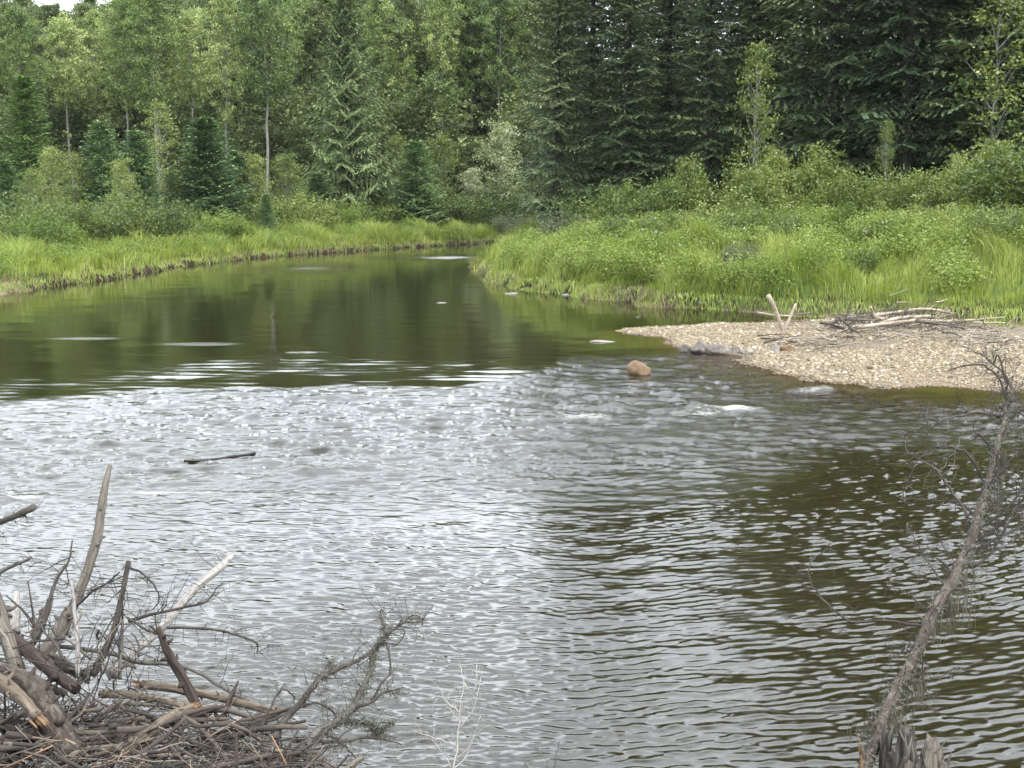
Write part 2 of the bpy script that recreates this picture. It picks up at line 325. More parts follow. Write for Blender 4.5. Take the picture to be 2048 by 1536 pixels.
def sandf(X, Y):
    v = np.zeros_like(X)
    for px, py, rx, ry, a in SPOTS:
        c = onz(px, py, .15); k = pxm(c); w = rx/k; h = abs(onz(px, py-ry)[1]-onz(px, py+ry)[1])/2
        v = np.maximum(v, a*np.exp(-np.clip(((X-c[0])/w)**2+((Y-c[1])/h)**2, 0, 50)))
    return np.clip(v+samp(NZ2, X*1.5, Y*1.5)*.13+samp(NZ05, X, Y)*.07, 0, 1)
vattr(ground, 'sand', sandf(X, Y))
PD = onz(35, 562, .5)
def dryp(X, Y): return np.exp(-np.clip((((X-PD[0])/2.1)**2+((Y-PD[1])/1.6)**2), 0, 30)**1.5)
vattr(ground, 'green', ss(np.maximum(dl, dr), .6, 1.6)*(1-dryp(X, Y))); vattr(ground, 'dryp', dryp(X, Y))

# ------------------------------------------------------------------ river: real waves in one sheet
def rows():
    py = np.arange(1690, 470, -1.6); D = [onz(1024, p)[1] for p in py]; D = [2.5, 3.5]+[4.6]+[d for d in D if d > 4.8]
    s = D[-1]
    while s < 420: s *= 1.03; D.append(s)
    return np.array(D)
Yr = rows(); tt = np.arange(-.56, .5601, .00122)
tt = np.concatenate([-.56-np.cumsum(.004*1.1**np.arange(45))[::-1], tt, .56+np.cumsum(.004*1.1**np.arange(45))])
T, Yg = np.meshgrid(tt, Yr, indexing='xy'); Xg = T*Yg
def bear(pp, Z=0): 
    w = np.array([onz(a, b)[:2] for a, b in pp]); return w[:, 0]/w[:, 1], w[:, 1]
ub, ud = bear([(-400, 815), (0, 802), (190, 792), (340, 778), (600, 776), (800, 772), (1000, 772), (1080, 748), (1130, 716), (1200, 706), (1330, 700), (1450, 708), (1540, 745), (1700, 782), (1900, 795), (2100, 800), (2500, 830)])
lb, ld = bear([(-400, 1010), (0, 1010), (300, 985), (500, 965), (800, 960), (1100, 960), (1400, 940), (1700, 910), (2100, 880), (2500, 880)])
UD = np.interp(T, ub, ud); LD = np.interp(T, lb, ld)
nn2 = samp(NZ2, Xg, Yg); nn8 = samp(NZ8, Xg, Yg)
UDn = UD+nn2*.25; LDn = LD+nn2*.3+nn8*.2
wv = .5+1.6*ss(T, -.12, .12); rif = ss(UDn-Yg, -.4*wv, .5*wv)*ss(Yg-LDn, -2.2, 1.8)
pool = ss(Yg-UDn, -.4*wv, .3*wv)                   # the calm pool above the riffle
fore = (1-pool)*(1-rif)
def blob(px, py, rx, ry, p=1.0):
    c = onz(px, py); k = pxm(c); w = rx/k; h = abs(onz(px, py-ry)[1]-onz(px, py+ry)[1])/2
    return np.exp(-np.clip((((Xg-c[0])/w)**2+((Yg-c[1])/h)**2), 0, 50)**p)
rip = 1.0*blob(430, 730, 230, 32)+.7*blob(600, 720, 110, 25)+.45*blob(860, 725, 200, 28)+.8*blob(1000, 745, 160, 18)+.25*blob(250, 760, 200, 20)
rip = rip+.75*np.exp(-np.clip((Yg-UDn)/1.3, 0, 9)**2)*(T < .1)*np.clip(.9+.5*nn2, .1, 1.5); rip = np.clip(rip*(.85+.22*nn2), 0, 1.1)*pool
farp = np.clip(1.0*blob(880, 516, 95, 5)+.6*blob(620, 538, 90, 9)+.45*blob(510, 553, 60, 3)+.7*blob(165, 680, 60, 1.8)+.9*blob(395, 691, 60, 2.2), 0, 1)*pool
wl = tile(1024, 8.3, .095, .40, math.pi/2-.15, .42, 1); wr = tile(1024, 9.1, .105, .40, math.pi/2+.30, .34, 2)
ws = tile(1024, 19, .42, .42, math.pi/2, .22, 8)
wlong = tile(512, 17, .5, .4, math.pi/2+.1, .5, 3); ch1 = tile(1024, 11, .30, .42, math.pi/2, .55, 4); chm = tile(1024, 14, .8, .35, math.pi/2, .6, 9); ch2 = tile(1024, 8.3, .12, .45, math.pi/2, .9, 5)
calm1 = tile(512, 23, 1.3, .6, math.pi/2, 1.0, 6); calm2 = tile(512, 9, .35, .5, math.pi/2, .8, 7)
wmix = ss(T+.05*nn8, -.2, .2)
hw = samp(wl, Xg, Yg)*(1-wmix)+samp(wr, Xg, Yg)*wmix; hw = hw+16*np.clip(hw, -.04, .05)**2
shore = np.minimum(1, np.maximum(0, -np.maximum.reduce(list(dists(Xg, Yg))[:3]))/1.6)
gust = np.clip(1+.25*nn8+.18*nn2, .4, 1.6)
sl1 = (.175+.04*(1-wmix)+.035*ss(Yg, 11, 15)*wmix)*fore*gust; 
zw = hw*sl1+samp(wlong, Xg, Yg)*.035*fore
zw += (1.35+.1*ss(T, -.1, .1))*(samp(chm, Xg, Yg)*.045+samp(ch1, Xg, Yg)*.13+samp(ch1, Xg*1.9+5, Yg*1.9)/1.9*.14+samp(ch2, Xg+.3*nn2, Yg)*.15*np.clip(1.2-Yg/40, .3, 1))*rif*np.clip(1+.2*nn2, .5, 1.5)
zw += (samp(ws, Xg*1.3, Yg*1.3)/1.3*.095+samp(ws, Xg*2.6+3, Yg*2.6)/2.6*.08)*rip+(samp(ws, Xg*.5, Yg)*.16+samp(ws, Xg*.8, Yg*1.3)*.10)*farp
zw += (samp(calm1, Xg, Yg)*.006+samp(calm2, Xg, Yg)*.005)*pool
zw *= (.15+.85*shore)
# smooth humps of water over sunken wood and the standing wave at the head of the riffle
for (px, py, rx, ry, a) in ((350, 968, 95, 5, .02), (455, 955, 40, 4, .04), (620, 940, 90, 7, .04), (1440, 822, 90, 6, .08), (1210, 815, 50, 7, .08), (1150, 838, 80, 8, .07), (1630, 785, 50, 5, .07), (840, 838, 60, 6, .06), (60, 1000, 90, 8, .06)):
    zw += a*blob(px, py, rx, ry)*(1+.3*samp(NZ05, Xg, Yg))
zw -= .035*ss(UD-Yg, -.5, 3)-.035
foam_glints = np.zeros_like(zw)
for (px, py, rx, ry, a) in ((1465, 820, 95, 5, 1.15), (1420, 828, 120, 7, .8), (1230, 806, 45, 5, 1.1), (1170, 838, 75, 9, .95), (1060, 838, 60, 6, .6), (1630, 786, 55, 4, .95), (1560, 800, 90, 6, .6), (1415, 775, 14, 5, .8),
                            (845, 838, 35, 5, .95), (740, 852, 60, 5, .6), (330, 985, 130, 2.6, 1.3), (470, 957, 60, 4, 1.0), (200, 985, 50, 4, .8), (50, 1000, 60, 5, 1.0), (40, 1015, 60, 4, .7), (640, 938, 60, 6, .5), (560, 945, 70, 5, .5), (1290, 730, 40, 3, .4), (1250, 742, 35, 3, .7), (110, 745, 60, 4, .0), (380, 688, 60, 1.6, .65), (160, 680, 50, 1.6, .5), (120, 794, 160, 1.2, .5), (900, 516, 80, 3, 1.25), (620, 538, 70, 4, .8)):  # far-bend and pool streaks are sky glints painted white; the rest is foam
    foam_glints = np.maximum(foam_glints, a*blob(px, py, rx, ry))
foam_glints = foam_glints+.06*rif*np.clip(.6+.4*nn2, 0, 1.4)
g = G(); ny, nx = T.shape; i = np.arange(ny-1)[:, None]*nx+np.arange(nx-1)[None, :]
g.add(np.stack([Xg, Yg, zw], -1).reshape(-1, 3), np.stack([i, i+1, i+nx+1, i+nx], -1).reshape(-1, 4))
m, nt, b, o = newmat('river_water')
N = nt.nodes; L = nt.links
b.inputs['Base Color'].default_value = (.013, .0108, .004, 1); b.inputs['Roughness'].default_value = .03; b.inputs['IOR'].default_value = 1.45
rf = attr(nt, 'rough').outputs['Fac']; fm = attr(nt, 'foam_glints').outputs['Fac']; dp = attr(nt, 'clear').outputs['Fac']
n1 = noise(nt, 6.5, 6, .7, (.7, 1.7, 1)); n2 = noise(nt, 19, 5, .65, (.6, 1.4, 1))
bp = N.new('ShaderNodeBump'); bp.inputs['Distance'].default_value = .035; L.new(math_(nt, 'MULTIPLY', rf, 1.0), bp.inputs['Strength']); L.new(n1, bp.inputs['Height'])
bp2 = N.new('ShaderNodeBump'); bp2.inputs['Distance'].default_value = .008; L.new(math_(nt, 'MULTIPLY', rf, .7), bp2.inputs['Strength']); L.new(n2, bp2.inputs['Height']); L.new(bp.outputs[0], bp2.inputs['Normal'])
L.new(bp2.outputs[0], b.inputs['Normal'])
gl = N.new('ShaderNodeBsdfGlossy'); gl.inputs['Roughness'].default_value = .03; L.new(bp2.outputs[0], gl.inputs['Normal'])
tp = N.new('ShaderNodeBsdfTransparent'); tp.inputs[0].default_value = (.62, .50, .28, 1)
fr = N.new('ShaderNodeFresnel'); fr.inputs['IOR'].default_value = 1.42; L.new(bp2.outputs[0], fr.inputs['Normal'])
m1 = N.new('ShaderNodeMixShader'); L.new(fr.outputs[0], m1.inputs[0]); L.new(tp.outputs[0], m1.inputs[1]); L.new(gl.outputs[0], m1.inputs[2])
m2 = N.new('ShaderNodeMixShader'); L.new(dp, m2.inputs[0]); L.new(b.outputs[0], m2.inputs[1]); L.new(m1.outputs[0], m2.inputs[2])
fo = N.new('ShaderNodeBsdfDiffuse'); fo.inputs[0].default_value = (.30, .30, .28, 1)
fn = noise(nt, 13, 9, .85, (.5, 1.5, 1)); fth = ramp(nt, math_(nt, 'ADD', math_(nt, 'MULTIPLY', fm, .33), math_(nt, 'MULTIPLY', fn, 1.0)), [(.73, (0, 0, 0)), (.90, (.8, .8, .8))])
fth = math_(nt, 'MULTIPLY', fth, math_(nt, 'MINIMUM', math_(nt, 'MULTIPLY', fm, 2.5), 1.0))
m3 = N.new('ShaderNodeMixShader'); L.new(fth, m3.inputs[0]); L.new(m2.outputs[0], m3.inputs[1]); L.new(fo.outputs[0], m3.inputs[2]); L.new(m3.outputs[0], o.inputs[0])
river = g.build('river_water', m, smooth=True); tag(river, 'dark river with green reflections, a white riffle and rippled foreground', 'water', kind='structure')
vattr(river, 'rough', np.clip(.03*pool+.05*fore+(.22+.22*ss(T, -.1, .1))*rif+.05*rip+1.0*farp, 0, 1)); vattr(river, 'foam_glints', foam_glints)
depth = -height(Xg, Yg); vattr(river, 'clear', np.clip(np.exp(-np.maximum(depth, 0)/.22), 0, 1))

# ------------------------------------------------------------------ grass (stuff)
def blades(g, P, h, w, q, lean=.35, tint=None):
    n = len(P); th = q.random(n)*2*np.pi; side = np.stack([np.cos(th), np.sin(th), 0*th], 1)
    ph = samp(NZ2, P[:, 0], P[:, 1])*1.6+q.normal(0, .9, n); ld = np.stack([np.cos(ph), np.sin(ph), 0*ph], 1)*(np.abs(q.normal(lean, .22, n)))[:, None]*(.6+.8*h[:, None])
    h = h[:, None]; w = (np.zeros(n)+w)[:, None]*.5; up = np.array([0, 0, 1.])
    mid = P+up*h*.55+ld*h*.28; tip = P+up*h*.92+ld*h*1.0
    V = np.stack([P-side*w, P+side*w, mid+side*w*.9, mid-side*w*.9, tip], 1).reshape(-1, 3)
    k = np.arange(n)[:, None]*5; r = q.random(n) if tint is None else tint
    g.add(V, k+np.array([0, 1, 2, 3]), k+np.array([3, 2, 4]), r, r)
m, nt, b, o = newmat('grass_blades')
r = attr(nt, 'rnd').outputs['Fac']; n = noise(nt, .22, 4, .6); n2 = noise(nt, 1.1, 3, .6)
f = math_(nt, 'ADD', math_(nt, 'MULTIPLY', n, .45), math_(nt, 'ADD', math_(nt, 'MULTIPLY', n2, .3), math_(nt, 'MULTIPLY', r, .3)))
c = ramp(nt, f, [(.32, (.060, .100, .018)), (.43, (.120, .180, .024)), (.53, (.195, .255, .032)), (.68, (.29, .32, .075))])
dry = ramp(nt, r, [(.0, (.16, .12, .065)), (1, (.33, .27, .16))])
c = mixc(nt, ramp(nt, r, [(.0, (0, 0, 0)), (.001, (0, 0, 0))]), c, dry)
dryf = math_(nt, 'GREATER_THAN', r, 1.0); c = mixc(nt, dryf, c, ramp(nt, math_(nt, 'SUBTRACT', r, 1.0), [(.0, (.05, .038, .02)), (.9, (.26, .205, .105))]))
L = nt.links; L.new(c, b.inputs['Base Color']); b.inputs['Roughness'].default_value = .5; b.inputs['Specular IOR Level'].default_value = .35
tr = nt.nodes.new('ShaderNodeBsdfTranslucent'); L.new(mixc(nt, .5, c, (1, .95, .35), 'MULTIPLY'), tr.inputs[0])
ms = nt.nodes.new('ShaderNodeMixShader'); ms.inputs[0].default_value = .35; L.new(b.outputs[0], ms.inputs[1]); L.new(tr.outputs[0], ms.inputs[2]); L.new(ms.outputs[0], o.inputs[0])
M['grass'] = m
def scatter(poly, n, dmax, tmin, tmax, ymax, q, dens=None, dmin=.05):
    P = np.array(poly); out = []; tot = 0
    while tot < n:
        Yc = q.uniform(18, ymax, n*2)**1.0; Tc = q.uniform(tmin, tmax, n*2); Xc = Tc*Yc
        keep = q.random(n*2) < Yc/ymax
        Xc, Yc = Xc[keep], Yc[keep]; d = sdist(poly, Xc, Yc)+samp(NZ2, Xc, Yc)*.22+samp(NZ05, Xc, Yc)*.08
        k = (d > dmin) & (d < dmax) & (q.random(len(d)) < 1.15-.85*np.clip(d/dmax, 0, 1)); out.append(np.stack([Xc[k], Yc[k], d[k]], 1)); tot += k.sum()
    return np.concatenate(out)[:n]
q = np.random.default_rng(21)
def meadow(name, poly, n, dmax, tmin, tmax, ymax, label, hs, w0):
    S = scatter(poly, n, dmax, tmin, tmax, ymax, q, dmin=-.02)
    zz = height(S[:, 0], S[:, 1]); P = np.stack([S[:, 0], S[:, 1], zz-.03], 1); d = S[:, 2]
    KD = None; ht = hs*(.75+.5*q.random(n))*(1+.22*samp(NZ2, P[:, 0], P[:, 1]))*(.55+.45*ss(d, 0, 1.2))
    r = q.random(n); dr_ = q.random(n) < .55*np.exp(-d/.22)+.03
    dryl = dryp(P[:, 0], P[:, 1]); dr_ |= q.random(n) < np.minimum(dryl*1.3, .97); ht = ht*(1-.9*np.minimum(dryl*1.3, 1))
    r = np.where(dr_, 1.02+r*.95, r)
    g = G(); blades(g, P, np.clip(ht*(.8+.35*samp(NZ05, P[:, 0]*.5, P[:, 1]*.5).clip(-1, 1.5)), .06, 1.4), w0*(.7+.6*q.random(n))*np.clip(P[:, 1]/45, .8, 1.7), q, tint=r)
    # overhanging fringe along the cut bank
    e = d < .55; E = np.repeat(P[e], 3, 0)+q.normal(0, .08, (3*e.sum(), 3))*np.array([1, 1, .3]); E[:, 2] += .10; k = len(E)
    th = q.random(k)*6.28; D = np.stack([np.cos(th)*.5, -np.abs(np.sin(th))*.5, -.7+0*th], 1); D = nrm(D); S_ = nrm(np.cross(D, np.array([0, 0, 1.])))
    cards(g, E, D, S_, .32*q.uniform(.4, 1.3, k), .025, np.where(q.random(k) < .72+.3*np.clip(samp(NZ2, E[:, 0]*.7, E[:, 1]*.7), -1, 1), q.random(k)*.8, 1.02+q.random(k)*.7))
    ob = g.build(name, M['grass']); tag(ob, label, 'grass', kind='stuff')
meadow('grass', LEFT, 170000, 26, -.52, .12, 125, 'bright green grass covering the left river bank', .62, .022)
meadow('grass', RIGHT, 230000, 20, -.05, .52, 75, 'tall lush green grass covering the right river bank', .60, .016)
# leafy weeds between the grass
def weeds(poly, n, dmax, tmin, tmax, ymax, label, hh):
    S = scatter(poly, n, dmax, tmin, tmax, ymax, q, dmin=.8); dn = samp(NZ2, S[:, 0]+40, S[:, 1])+.5*samp(NZ8, S[:, 0], S[:, 1]); S = S[dn > -.25]; n = len(S)
    zz = height(S[:, 0], S[:, 1]); k = 26
    P = np.repeat(np.stack([S[:, 0], S[:, 1], zz], 1), k, 0); hh_ = np.repeat(hh*(.6+.7*q.random(n)), k)
    u = q.random(n*k)**.7; P = P+np.stack([q.normal(0, .13, n*k), q.normal(0, .13, n*k), u*hh_], 1)
    D = rdir(n*k, q, .6); Sd = nrm(np.cross(D, rdir(n*k, q))); g = G(); cards(g, P, D, Sd, .10, .045, np.repeat(q.random(n), k)*.6+.4*q.random(n*k), .1)
    ob = g.build('weeds', M['weed']); tag(ob, label, 'weeds', kind='stuff')
weeds(LEFT, 9000, 24, -.52, .12, 120, 'leafy green weeds among the grass of the left bank', .7)
weeds(RIGHT, 19000, 20, -.05, .52, 70, 'leafy green weeds among the grass of the right bank', .85)
# small white flower heads on the right bank
S = scatter(RIGHT, 110, 16, .02, .5, 60, q, dmin=2.5); g = G(); P = np.stack([S[:, 0], S[:, 1], height(S[:, 0], S[:, 1])+.75+.3*q.random(len(S))], 1); P = np.repeat(P, 6, 0)+q.normal(0, .035, (len(P)*6, 3))
D = rdir(len(P), q); cards(g, P, D, nrm(np.cross(D, rdir(len(P), q))), .035, .03)
m, nt, b, o = newmat('white_petals'); b.inputs['Base Color'].default_value = (.6, .62, .58, 1)
tag(g.build('wildflowers', m), 'tiny white wildflowers dotted over the right bank', 'flowers', kind='stuff')

# ------------------------------------------------------------------ tree builders
def make_spruce(seed, H, R, start=.04, nb=170, droop=.45, up=.25, card=(.30, .085), dens=1.0, sec=9, jit=.32, fill=36, hang=.35, shape=.75, rags=.2):
    q = np.random.default_rng(seed); tr = G(); cr = G()
    k = 14; zz = np.linspace(0, H, k); tube(tr, np.stack([.06*np.sin(zz*.7+seed), .06*np.cos(zz*.5), zz-.15], 1), np.linspace(H*.0125+.03, .015, k)*np.r_[1.35, np.ones(k-1)], 9, .05)
    hs = start+(1-start)*(np.arange(nb)+q.random(nb)*1.5)/nb*.985; hs = np.minimum(hs, .99)
    ga = 2.39996
    for i, t in enumerate(hs):
        az = i*ga+q.normal(0, .3); Lb = R*((1-t)**shape)*q.uniform(.72, 1.12)+.12
        if t < start+.08: Lb *= q.uniform(.55, 1)
        if Lb < .1: continue
        dh = np.array([math.cos(az), math.sin(az), 0]); sd = np.array([-math.sin(az), math.cos(az), 0])
        a = -droop*(1-t)**.6+.45*t**2+q.normal(0, .07); b_ = up*(.6+.8*q.random())
        n = 5; s = np.linspace(0, 1, n)
        ax = lambda s: np.array([0, 0, t*H])+dh*(Lb*s)[:, None]+np.array([0, 0, 1.])*(Lb*(a*s+b_*s*s))[:, None]
        P = ax(s); tube(tr, P, np.linspace(.012+.008*Lb, .005, n), 3, cap=False)
        ns = max(3, int(sec*(.5+.5*Lb/R)*dens)); ss_ = np.repeat(np.linspace(.05, .98, ns), 2)+q.normal(0, .02, 2*ns); sg = np.tile([1, -1], ns)
        ss_ = np.clip(ss_, .02, 1)
        l2 = (.42*Lb*(1-ss_)**.8+.12+.08*q.random(2*ns))*q.uniform(.7, 1.2, 2*ns); l2 = np.minimum(l2, 1.25)
        l2 = np.maximum(l2, .3*(ss_ < .3)*min(1, Lb)); B = ax(ss_); fw = q.uniform(.5, .9, 2*ns)
        D2 = nrm(dh*fw[:, None]+sd*(sg*(1-.3*fw))[:, None]+np.array([0, 0, 1.])*(a*.5-hang*q.uniform(.3, 1.1, 2*ns))[:, None])
        nc = 8; u = np.tile(np.linspace(.05, 1, nc), 2*ns); DD = np.repeat(D2, nc, 0); BB = np.repeat(B, nc, 0); ll = np.repeat(l2, nc)
        C = BB+DD*(ll*u)[:, None]; C[:, 2] -= hang*.35*ll*u*u
        m_ = len(C); dd = nrm(DD+rdir(m_, q)*jit+np.array([0, 0, -.10])); S_ = nrm(np.cross(dd, np.array([0, 0, 1.])+rdir(m_, q)*jit*1.2))
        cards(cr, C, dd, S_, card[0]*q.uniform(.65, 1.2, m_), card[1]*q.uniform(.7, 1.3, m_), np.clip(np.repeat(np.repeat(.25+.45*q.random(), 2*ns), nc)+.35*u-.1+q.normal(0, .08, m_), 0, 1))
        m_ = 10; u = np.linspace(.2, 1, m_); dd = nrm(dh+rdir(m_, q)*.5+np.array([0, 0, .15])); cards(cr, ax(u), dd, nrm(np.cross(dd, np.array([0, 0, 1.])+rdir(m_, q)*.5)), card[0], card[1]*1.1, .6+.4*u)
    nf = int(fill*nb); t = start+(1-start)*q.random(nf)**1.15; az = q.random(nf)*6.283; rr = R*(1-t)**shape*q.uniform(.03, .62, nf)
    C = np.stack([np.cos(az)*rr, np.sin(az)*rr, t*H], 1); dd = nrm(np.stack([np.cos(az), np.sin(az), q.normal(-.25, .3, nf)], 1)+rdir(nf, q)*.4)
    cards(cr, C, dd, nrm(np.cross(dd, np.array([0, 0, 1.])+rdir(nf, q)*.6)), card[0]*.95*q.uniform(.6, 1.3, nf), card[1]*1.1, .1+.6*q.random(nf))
    return tr, cr
def make_poplar(seed, H, R, c0=.35, nb=34, ncl=14, nl=36, leaf=.18, cl=.40, asc=.8, trunk=None, pw=.6):
    q = np.random.default_rng(seed); tr = G(); cr = G(); k = 12; zz = np.linspace(0, H*.97, k)
    tx = np.cumsum(q.normal(0, .012*H/3, k)); ty = np.cumsum(q.normal(0, .012*H/3, k)); tx[0] = ty[0] = 0
    P = np.stack([tx, ty, zz-.15], 1); tube(tr, P, np.linspace(trunk or H*.009+.02, .02, k), 8, .05)
    for i in range(nb):
        t = c0+(1-c0)*(i+q.random())/nb; az = i*2.4+q.normal(0, .4); s0 = np.array([np.interp(t*H, zz, tx), np.interp(t*H, zz, ty), t*H])
        rel = (t-c0)/(1-c0); Lb = R*(math.sin(math.pi*min(1, .18+rel*.82))**pw)*q.uniform(.7, 1.15)+.25
        dh = np.array([math.cos(az), math.sin(az), asc*q.uniform(.6, 1.3)]); dh = dh/np.linalg.norm(dh)
        n = 5; s = np.linspace(0, 1, n); Pb = s0+dh*(Lb*s)[:, None]+np.array([0, 0, 1.])*(.18*Lb*s*s)[:, None]+q.normal(0, .03*Lb, (n, 3))*s[:, None]
        tube(tr, Pb, np.linspace(.01*Lb+.012, .006, n), 4, cap=False)
        u = q.uniform(.25, 1.05, ncl); C = s0+dh*(Lb*u)[:, None]+np.array([0, 0, .18])*(Lb*u*u)[:, None]+q.normal(0, .20*Lb+.05, (ncl, 3))*np.array([1, 1, .8])
        CC = np.repeat(C, nl, 0)+q.normal(0, cl*.5, (ncl*nl, 3))*np.array([1, 1, .75]); m_ = len(CC)
        D = rdir(m_, q); D[:, 2] -= .3; D = nrm(D); S_ = nrm(np.cross(D, rdir(m_, q)))
        cards(cr, CC, D, S_, leaf*q.uniform(.7, 1.25, m_), leaf*.72*q.uniform(.7, 1.2, m_), np.clip(np.repeat(q.random(ncl), nl)*.45+.55*q.random(m_), 0, 1), .1)
    return tr, cr
def make_shrub(seed, H, R, ns=34, nl=190, leaf=(.11, .042), tilt=.5):
    q = np.random.default_rng(seed); tr = G(); cr = G()
    for i in range(ns):
        az = q.random()*6.283; rr = R*math.sqrt(q.random()); hh = H*(1-.45*(rr/R)**2)*q.uniform(.62, 1.05)
        b0 = np.array([math.cos(az)*rr*.35, math.sin(az)*rr*.35, -.1]); e = np.array([math.cos(az)*rr, math.sin(az)*rr, hh])
        n = 6; s = np.linspace(0, 1, n)[:, None]; P = b0*(1-s)+e*s+np.array([0, 0, 1.])*(.12*hh*np.sin(np.pi*s))+q.normal(0, .03*H, (n, 3))*s
        tube(tr, P, np.linspace(.014, .004, n), 3, cap=False)
        u = q.random(nl)**.75; idx = u*(n-1); a = np.floor(idx).astype(int).clip(0, n-2); f = (idx-a)[:, None]
        C = P[a]*(1-f)+P[a+1]*f+q.normal(0, .055+.05*R, (nl, 3)); C[:, 2] = np.maximum(C[:, 2], .02)
        D = rdir(nl, q); D[:, 2] += .35; D = nrm(D); S_ = nrm(np.cross(D, rdir(nl, q)))
        cards(cr, C, D, S_, leaf[0]*q.uniform(.7, 1.3, nl), leaf[1]*q.uniform(.8, 1.3, nl), np.clip(q.random()*.4+.6*q.random(nl), 0, 1), .08)
    return tr, cr

PROTO = {}
def proto(key, builder, bark, leaf, names=('trunk', 'crown')):
    tr, cr = builder
    PROTO[key] = (tr, cr, bark, leaf, names, None, None)
def place(key, name, x, y, h=None, base=None, rz=0, wid=1.0, label='', cat='tree', group=None, leafmat_=None, z=None):
    tr, cr, bark, leaf, names, mt, mc = PROTO[key]
    H = max(v[:, 2].max() for v in cr.V); s = (h/H) if h else 1
    root = bpy.data.objects.new(name, None); col.objects.link(root); root.empty_display_size = .3
    root.location = (x, y, hz(x, y)-.05 if z is None else z); root.rotation_euler = (0, 0, rz); root.scale = (s*wid, s*wid, s)
    tag(root, label, cat, group)
    if mt is None:
        a = tr.build(names[0], M[bark], root, smooth=True); c = cr.build(names[1], M[leaf], root)
        PROTO[key] = (tr, cr, bark, leaf, names, a, c)
    else:
        for src in (mt, mc):
            c = src.copy(); col.objects.link(c); c.parent = root
    if leafmat_:
        c.data = c.data.copy(); c.data.materials[0] = M[leafmat_]
    return root
def tree_px(key, name, px, D, toppy, rz=0, wid=1.0, **kw):
    x = (px-1024)/FPX*D*1.0/CP*CP; P = onY(px, toppy, D); x = P[0]; z0 = hz(x, D)
    return place(key, name, x, D, P[2]-z0+.05, rz=rz, wid=wid, **kw)

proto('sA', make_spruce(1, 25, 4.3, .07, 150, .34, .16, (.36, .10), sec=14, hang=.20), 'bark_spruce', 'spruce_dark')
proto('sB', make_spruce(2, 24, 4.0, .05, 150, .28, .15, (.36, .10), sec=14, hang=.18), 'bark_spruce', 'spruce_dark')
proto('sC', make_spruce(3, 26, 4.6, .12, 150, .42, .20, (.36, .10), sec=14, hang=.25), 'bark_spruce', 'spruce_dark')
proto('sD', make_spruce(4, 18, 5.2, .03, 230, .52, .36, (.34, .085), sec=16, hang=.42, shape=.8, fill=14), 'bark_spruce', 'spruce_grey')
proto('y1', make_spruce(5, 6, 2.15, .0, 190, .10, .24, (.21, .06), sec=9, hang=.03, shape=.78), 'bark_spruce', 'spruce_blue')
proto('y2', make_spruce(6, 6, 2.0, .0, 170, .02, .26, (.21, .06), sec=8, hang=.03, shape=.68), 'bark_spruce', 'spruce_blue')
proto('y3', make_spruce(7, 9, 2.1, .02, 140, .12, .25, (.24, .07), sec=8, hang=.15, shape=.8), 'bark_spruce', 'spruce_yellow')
proto('pA', make_poplar(11, 21, 3.0, .45, trunk=.19), 'bark_poplar', 'poplar')
proto('pB', make_poplar(12, 20, 2.7, .55, 28, trunk=.17), 'bark_poplar', 'poplar')
proto('pC', make_poplar(13, 22, 3.3, .38, 36, trunk=.2), 'bark_poplar', 'poplar')
proto('pD', make_poplar(14, 19, 2.6, .50, 28, trunk=.16), 'bark_poplar', 'poplar')
proto('yp', make_poplar(21, 6, 1.3, .02, 40, 7, 20, .115, .28, 1.3, .035), 'bark_poplar', 'young')
proto('ys', make_poplar(22, 7.5, .95, .06, 40, 5, 15, .12, .26, 1.5, .035), 'bark_poplar', 'young')
proto('wA', make_shrub(31, 2.4, 1.3), 'twig', 'willow', ('stems', 'foliage'))
proto('wB', make_shrub(32, 2.0, 1.5, 36, 180, (.095, .05)), 'twig', 'willow', ('stems', 'foliage'))
proto('wC', make_shrub(33, 2.8, 1.1, 32, 200, (.13, .042)), 'twig', 'willow', ('stems', 'foliage'))

# ---- spruces of the right bank
RS = [(1118, 62, -160, 'sC', 'with a bare lower trunk, first at the river bend'), (1190, 67, -220, 'sA', 'just right of the bare-trunked bend spruce'), (1262, 61, -200, 'sB', 'above the bright shrubs at the left of the right bank'),
      (1345, 66, -260, 'sC', 'left of the slender poplar, set back'), (1430, 60, -220, 'sA', 'immediately left of the slender poplar'), (1530, 63, -260, 'sB', 'directly behind the slender poplar'), (1610, 60, -230, 'sA', 'immediately right of the slender poplar'),
      (1700, 57, -260, 'sC', 'with brownish lower boughs, left of the thick visible trunk'), (1790, 61, -300, 'sB', 'set back between the brown-boughed spruce and the thick trunk'), (1862, 54, -320, 'sC', 'whose thick bare trunk shows above the bushes'), (1955, 57, -300, 'sA', 'right of the thick bare trunk'), (2050, 52, -330, 'sB', 'at the right edge of the picture'), (2150, 56, -300, 'sA', 'just outside the right edge'), (2260, 52, -300, 'sC', 'well outside the right edge')]
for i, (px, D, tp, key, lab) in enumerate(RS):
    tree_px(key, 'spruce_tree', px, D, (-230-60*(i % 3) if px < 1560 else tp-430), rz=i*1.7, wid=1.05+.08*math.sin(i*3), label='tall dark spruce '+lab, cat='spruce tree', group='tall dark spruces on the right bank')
g = G(); q = np.random.default_rng(78)
for i in range(34):
    px = 1140+i*36+q.uniform(-12, 12); D = 72+q.uniform(0, 9)+(6 if i % 2 else 0)-max(0, px-1800)*.012; P = onY(px, 400, D); s_ = q.uniform(.74, .88) if px < 1560 else q.uniform(.8, .95)
    g.join(PROTO[('sB', 'sA')[i % 2]][1], (s_*1.15, s_*1.15, s_), (P[0], D, hz(P[0], D)-1.5), q.random()*6.28)
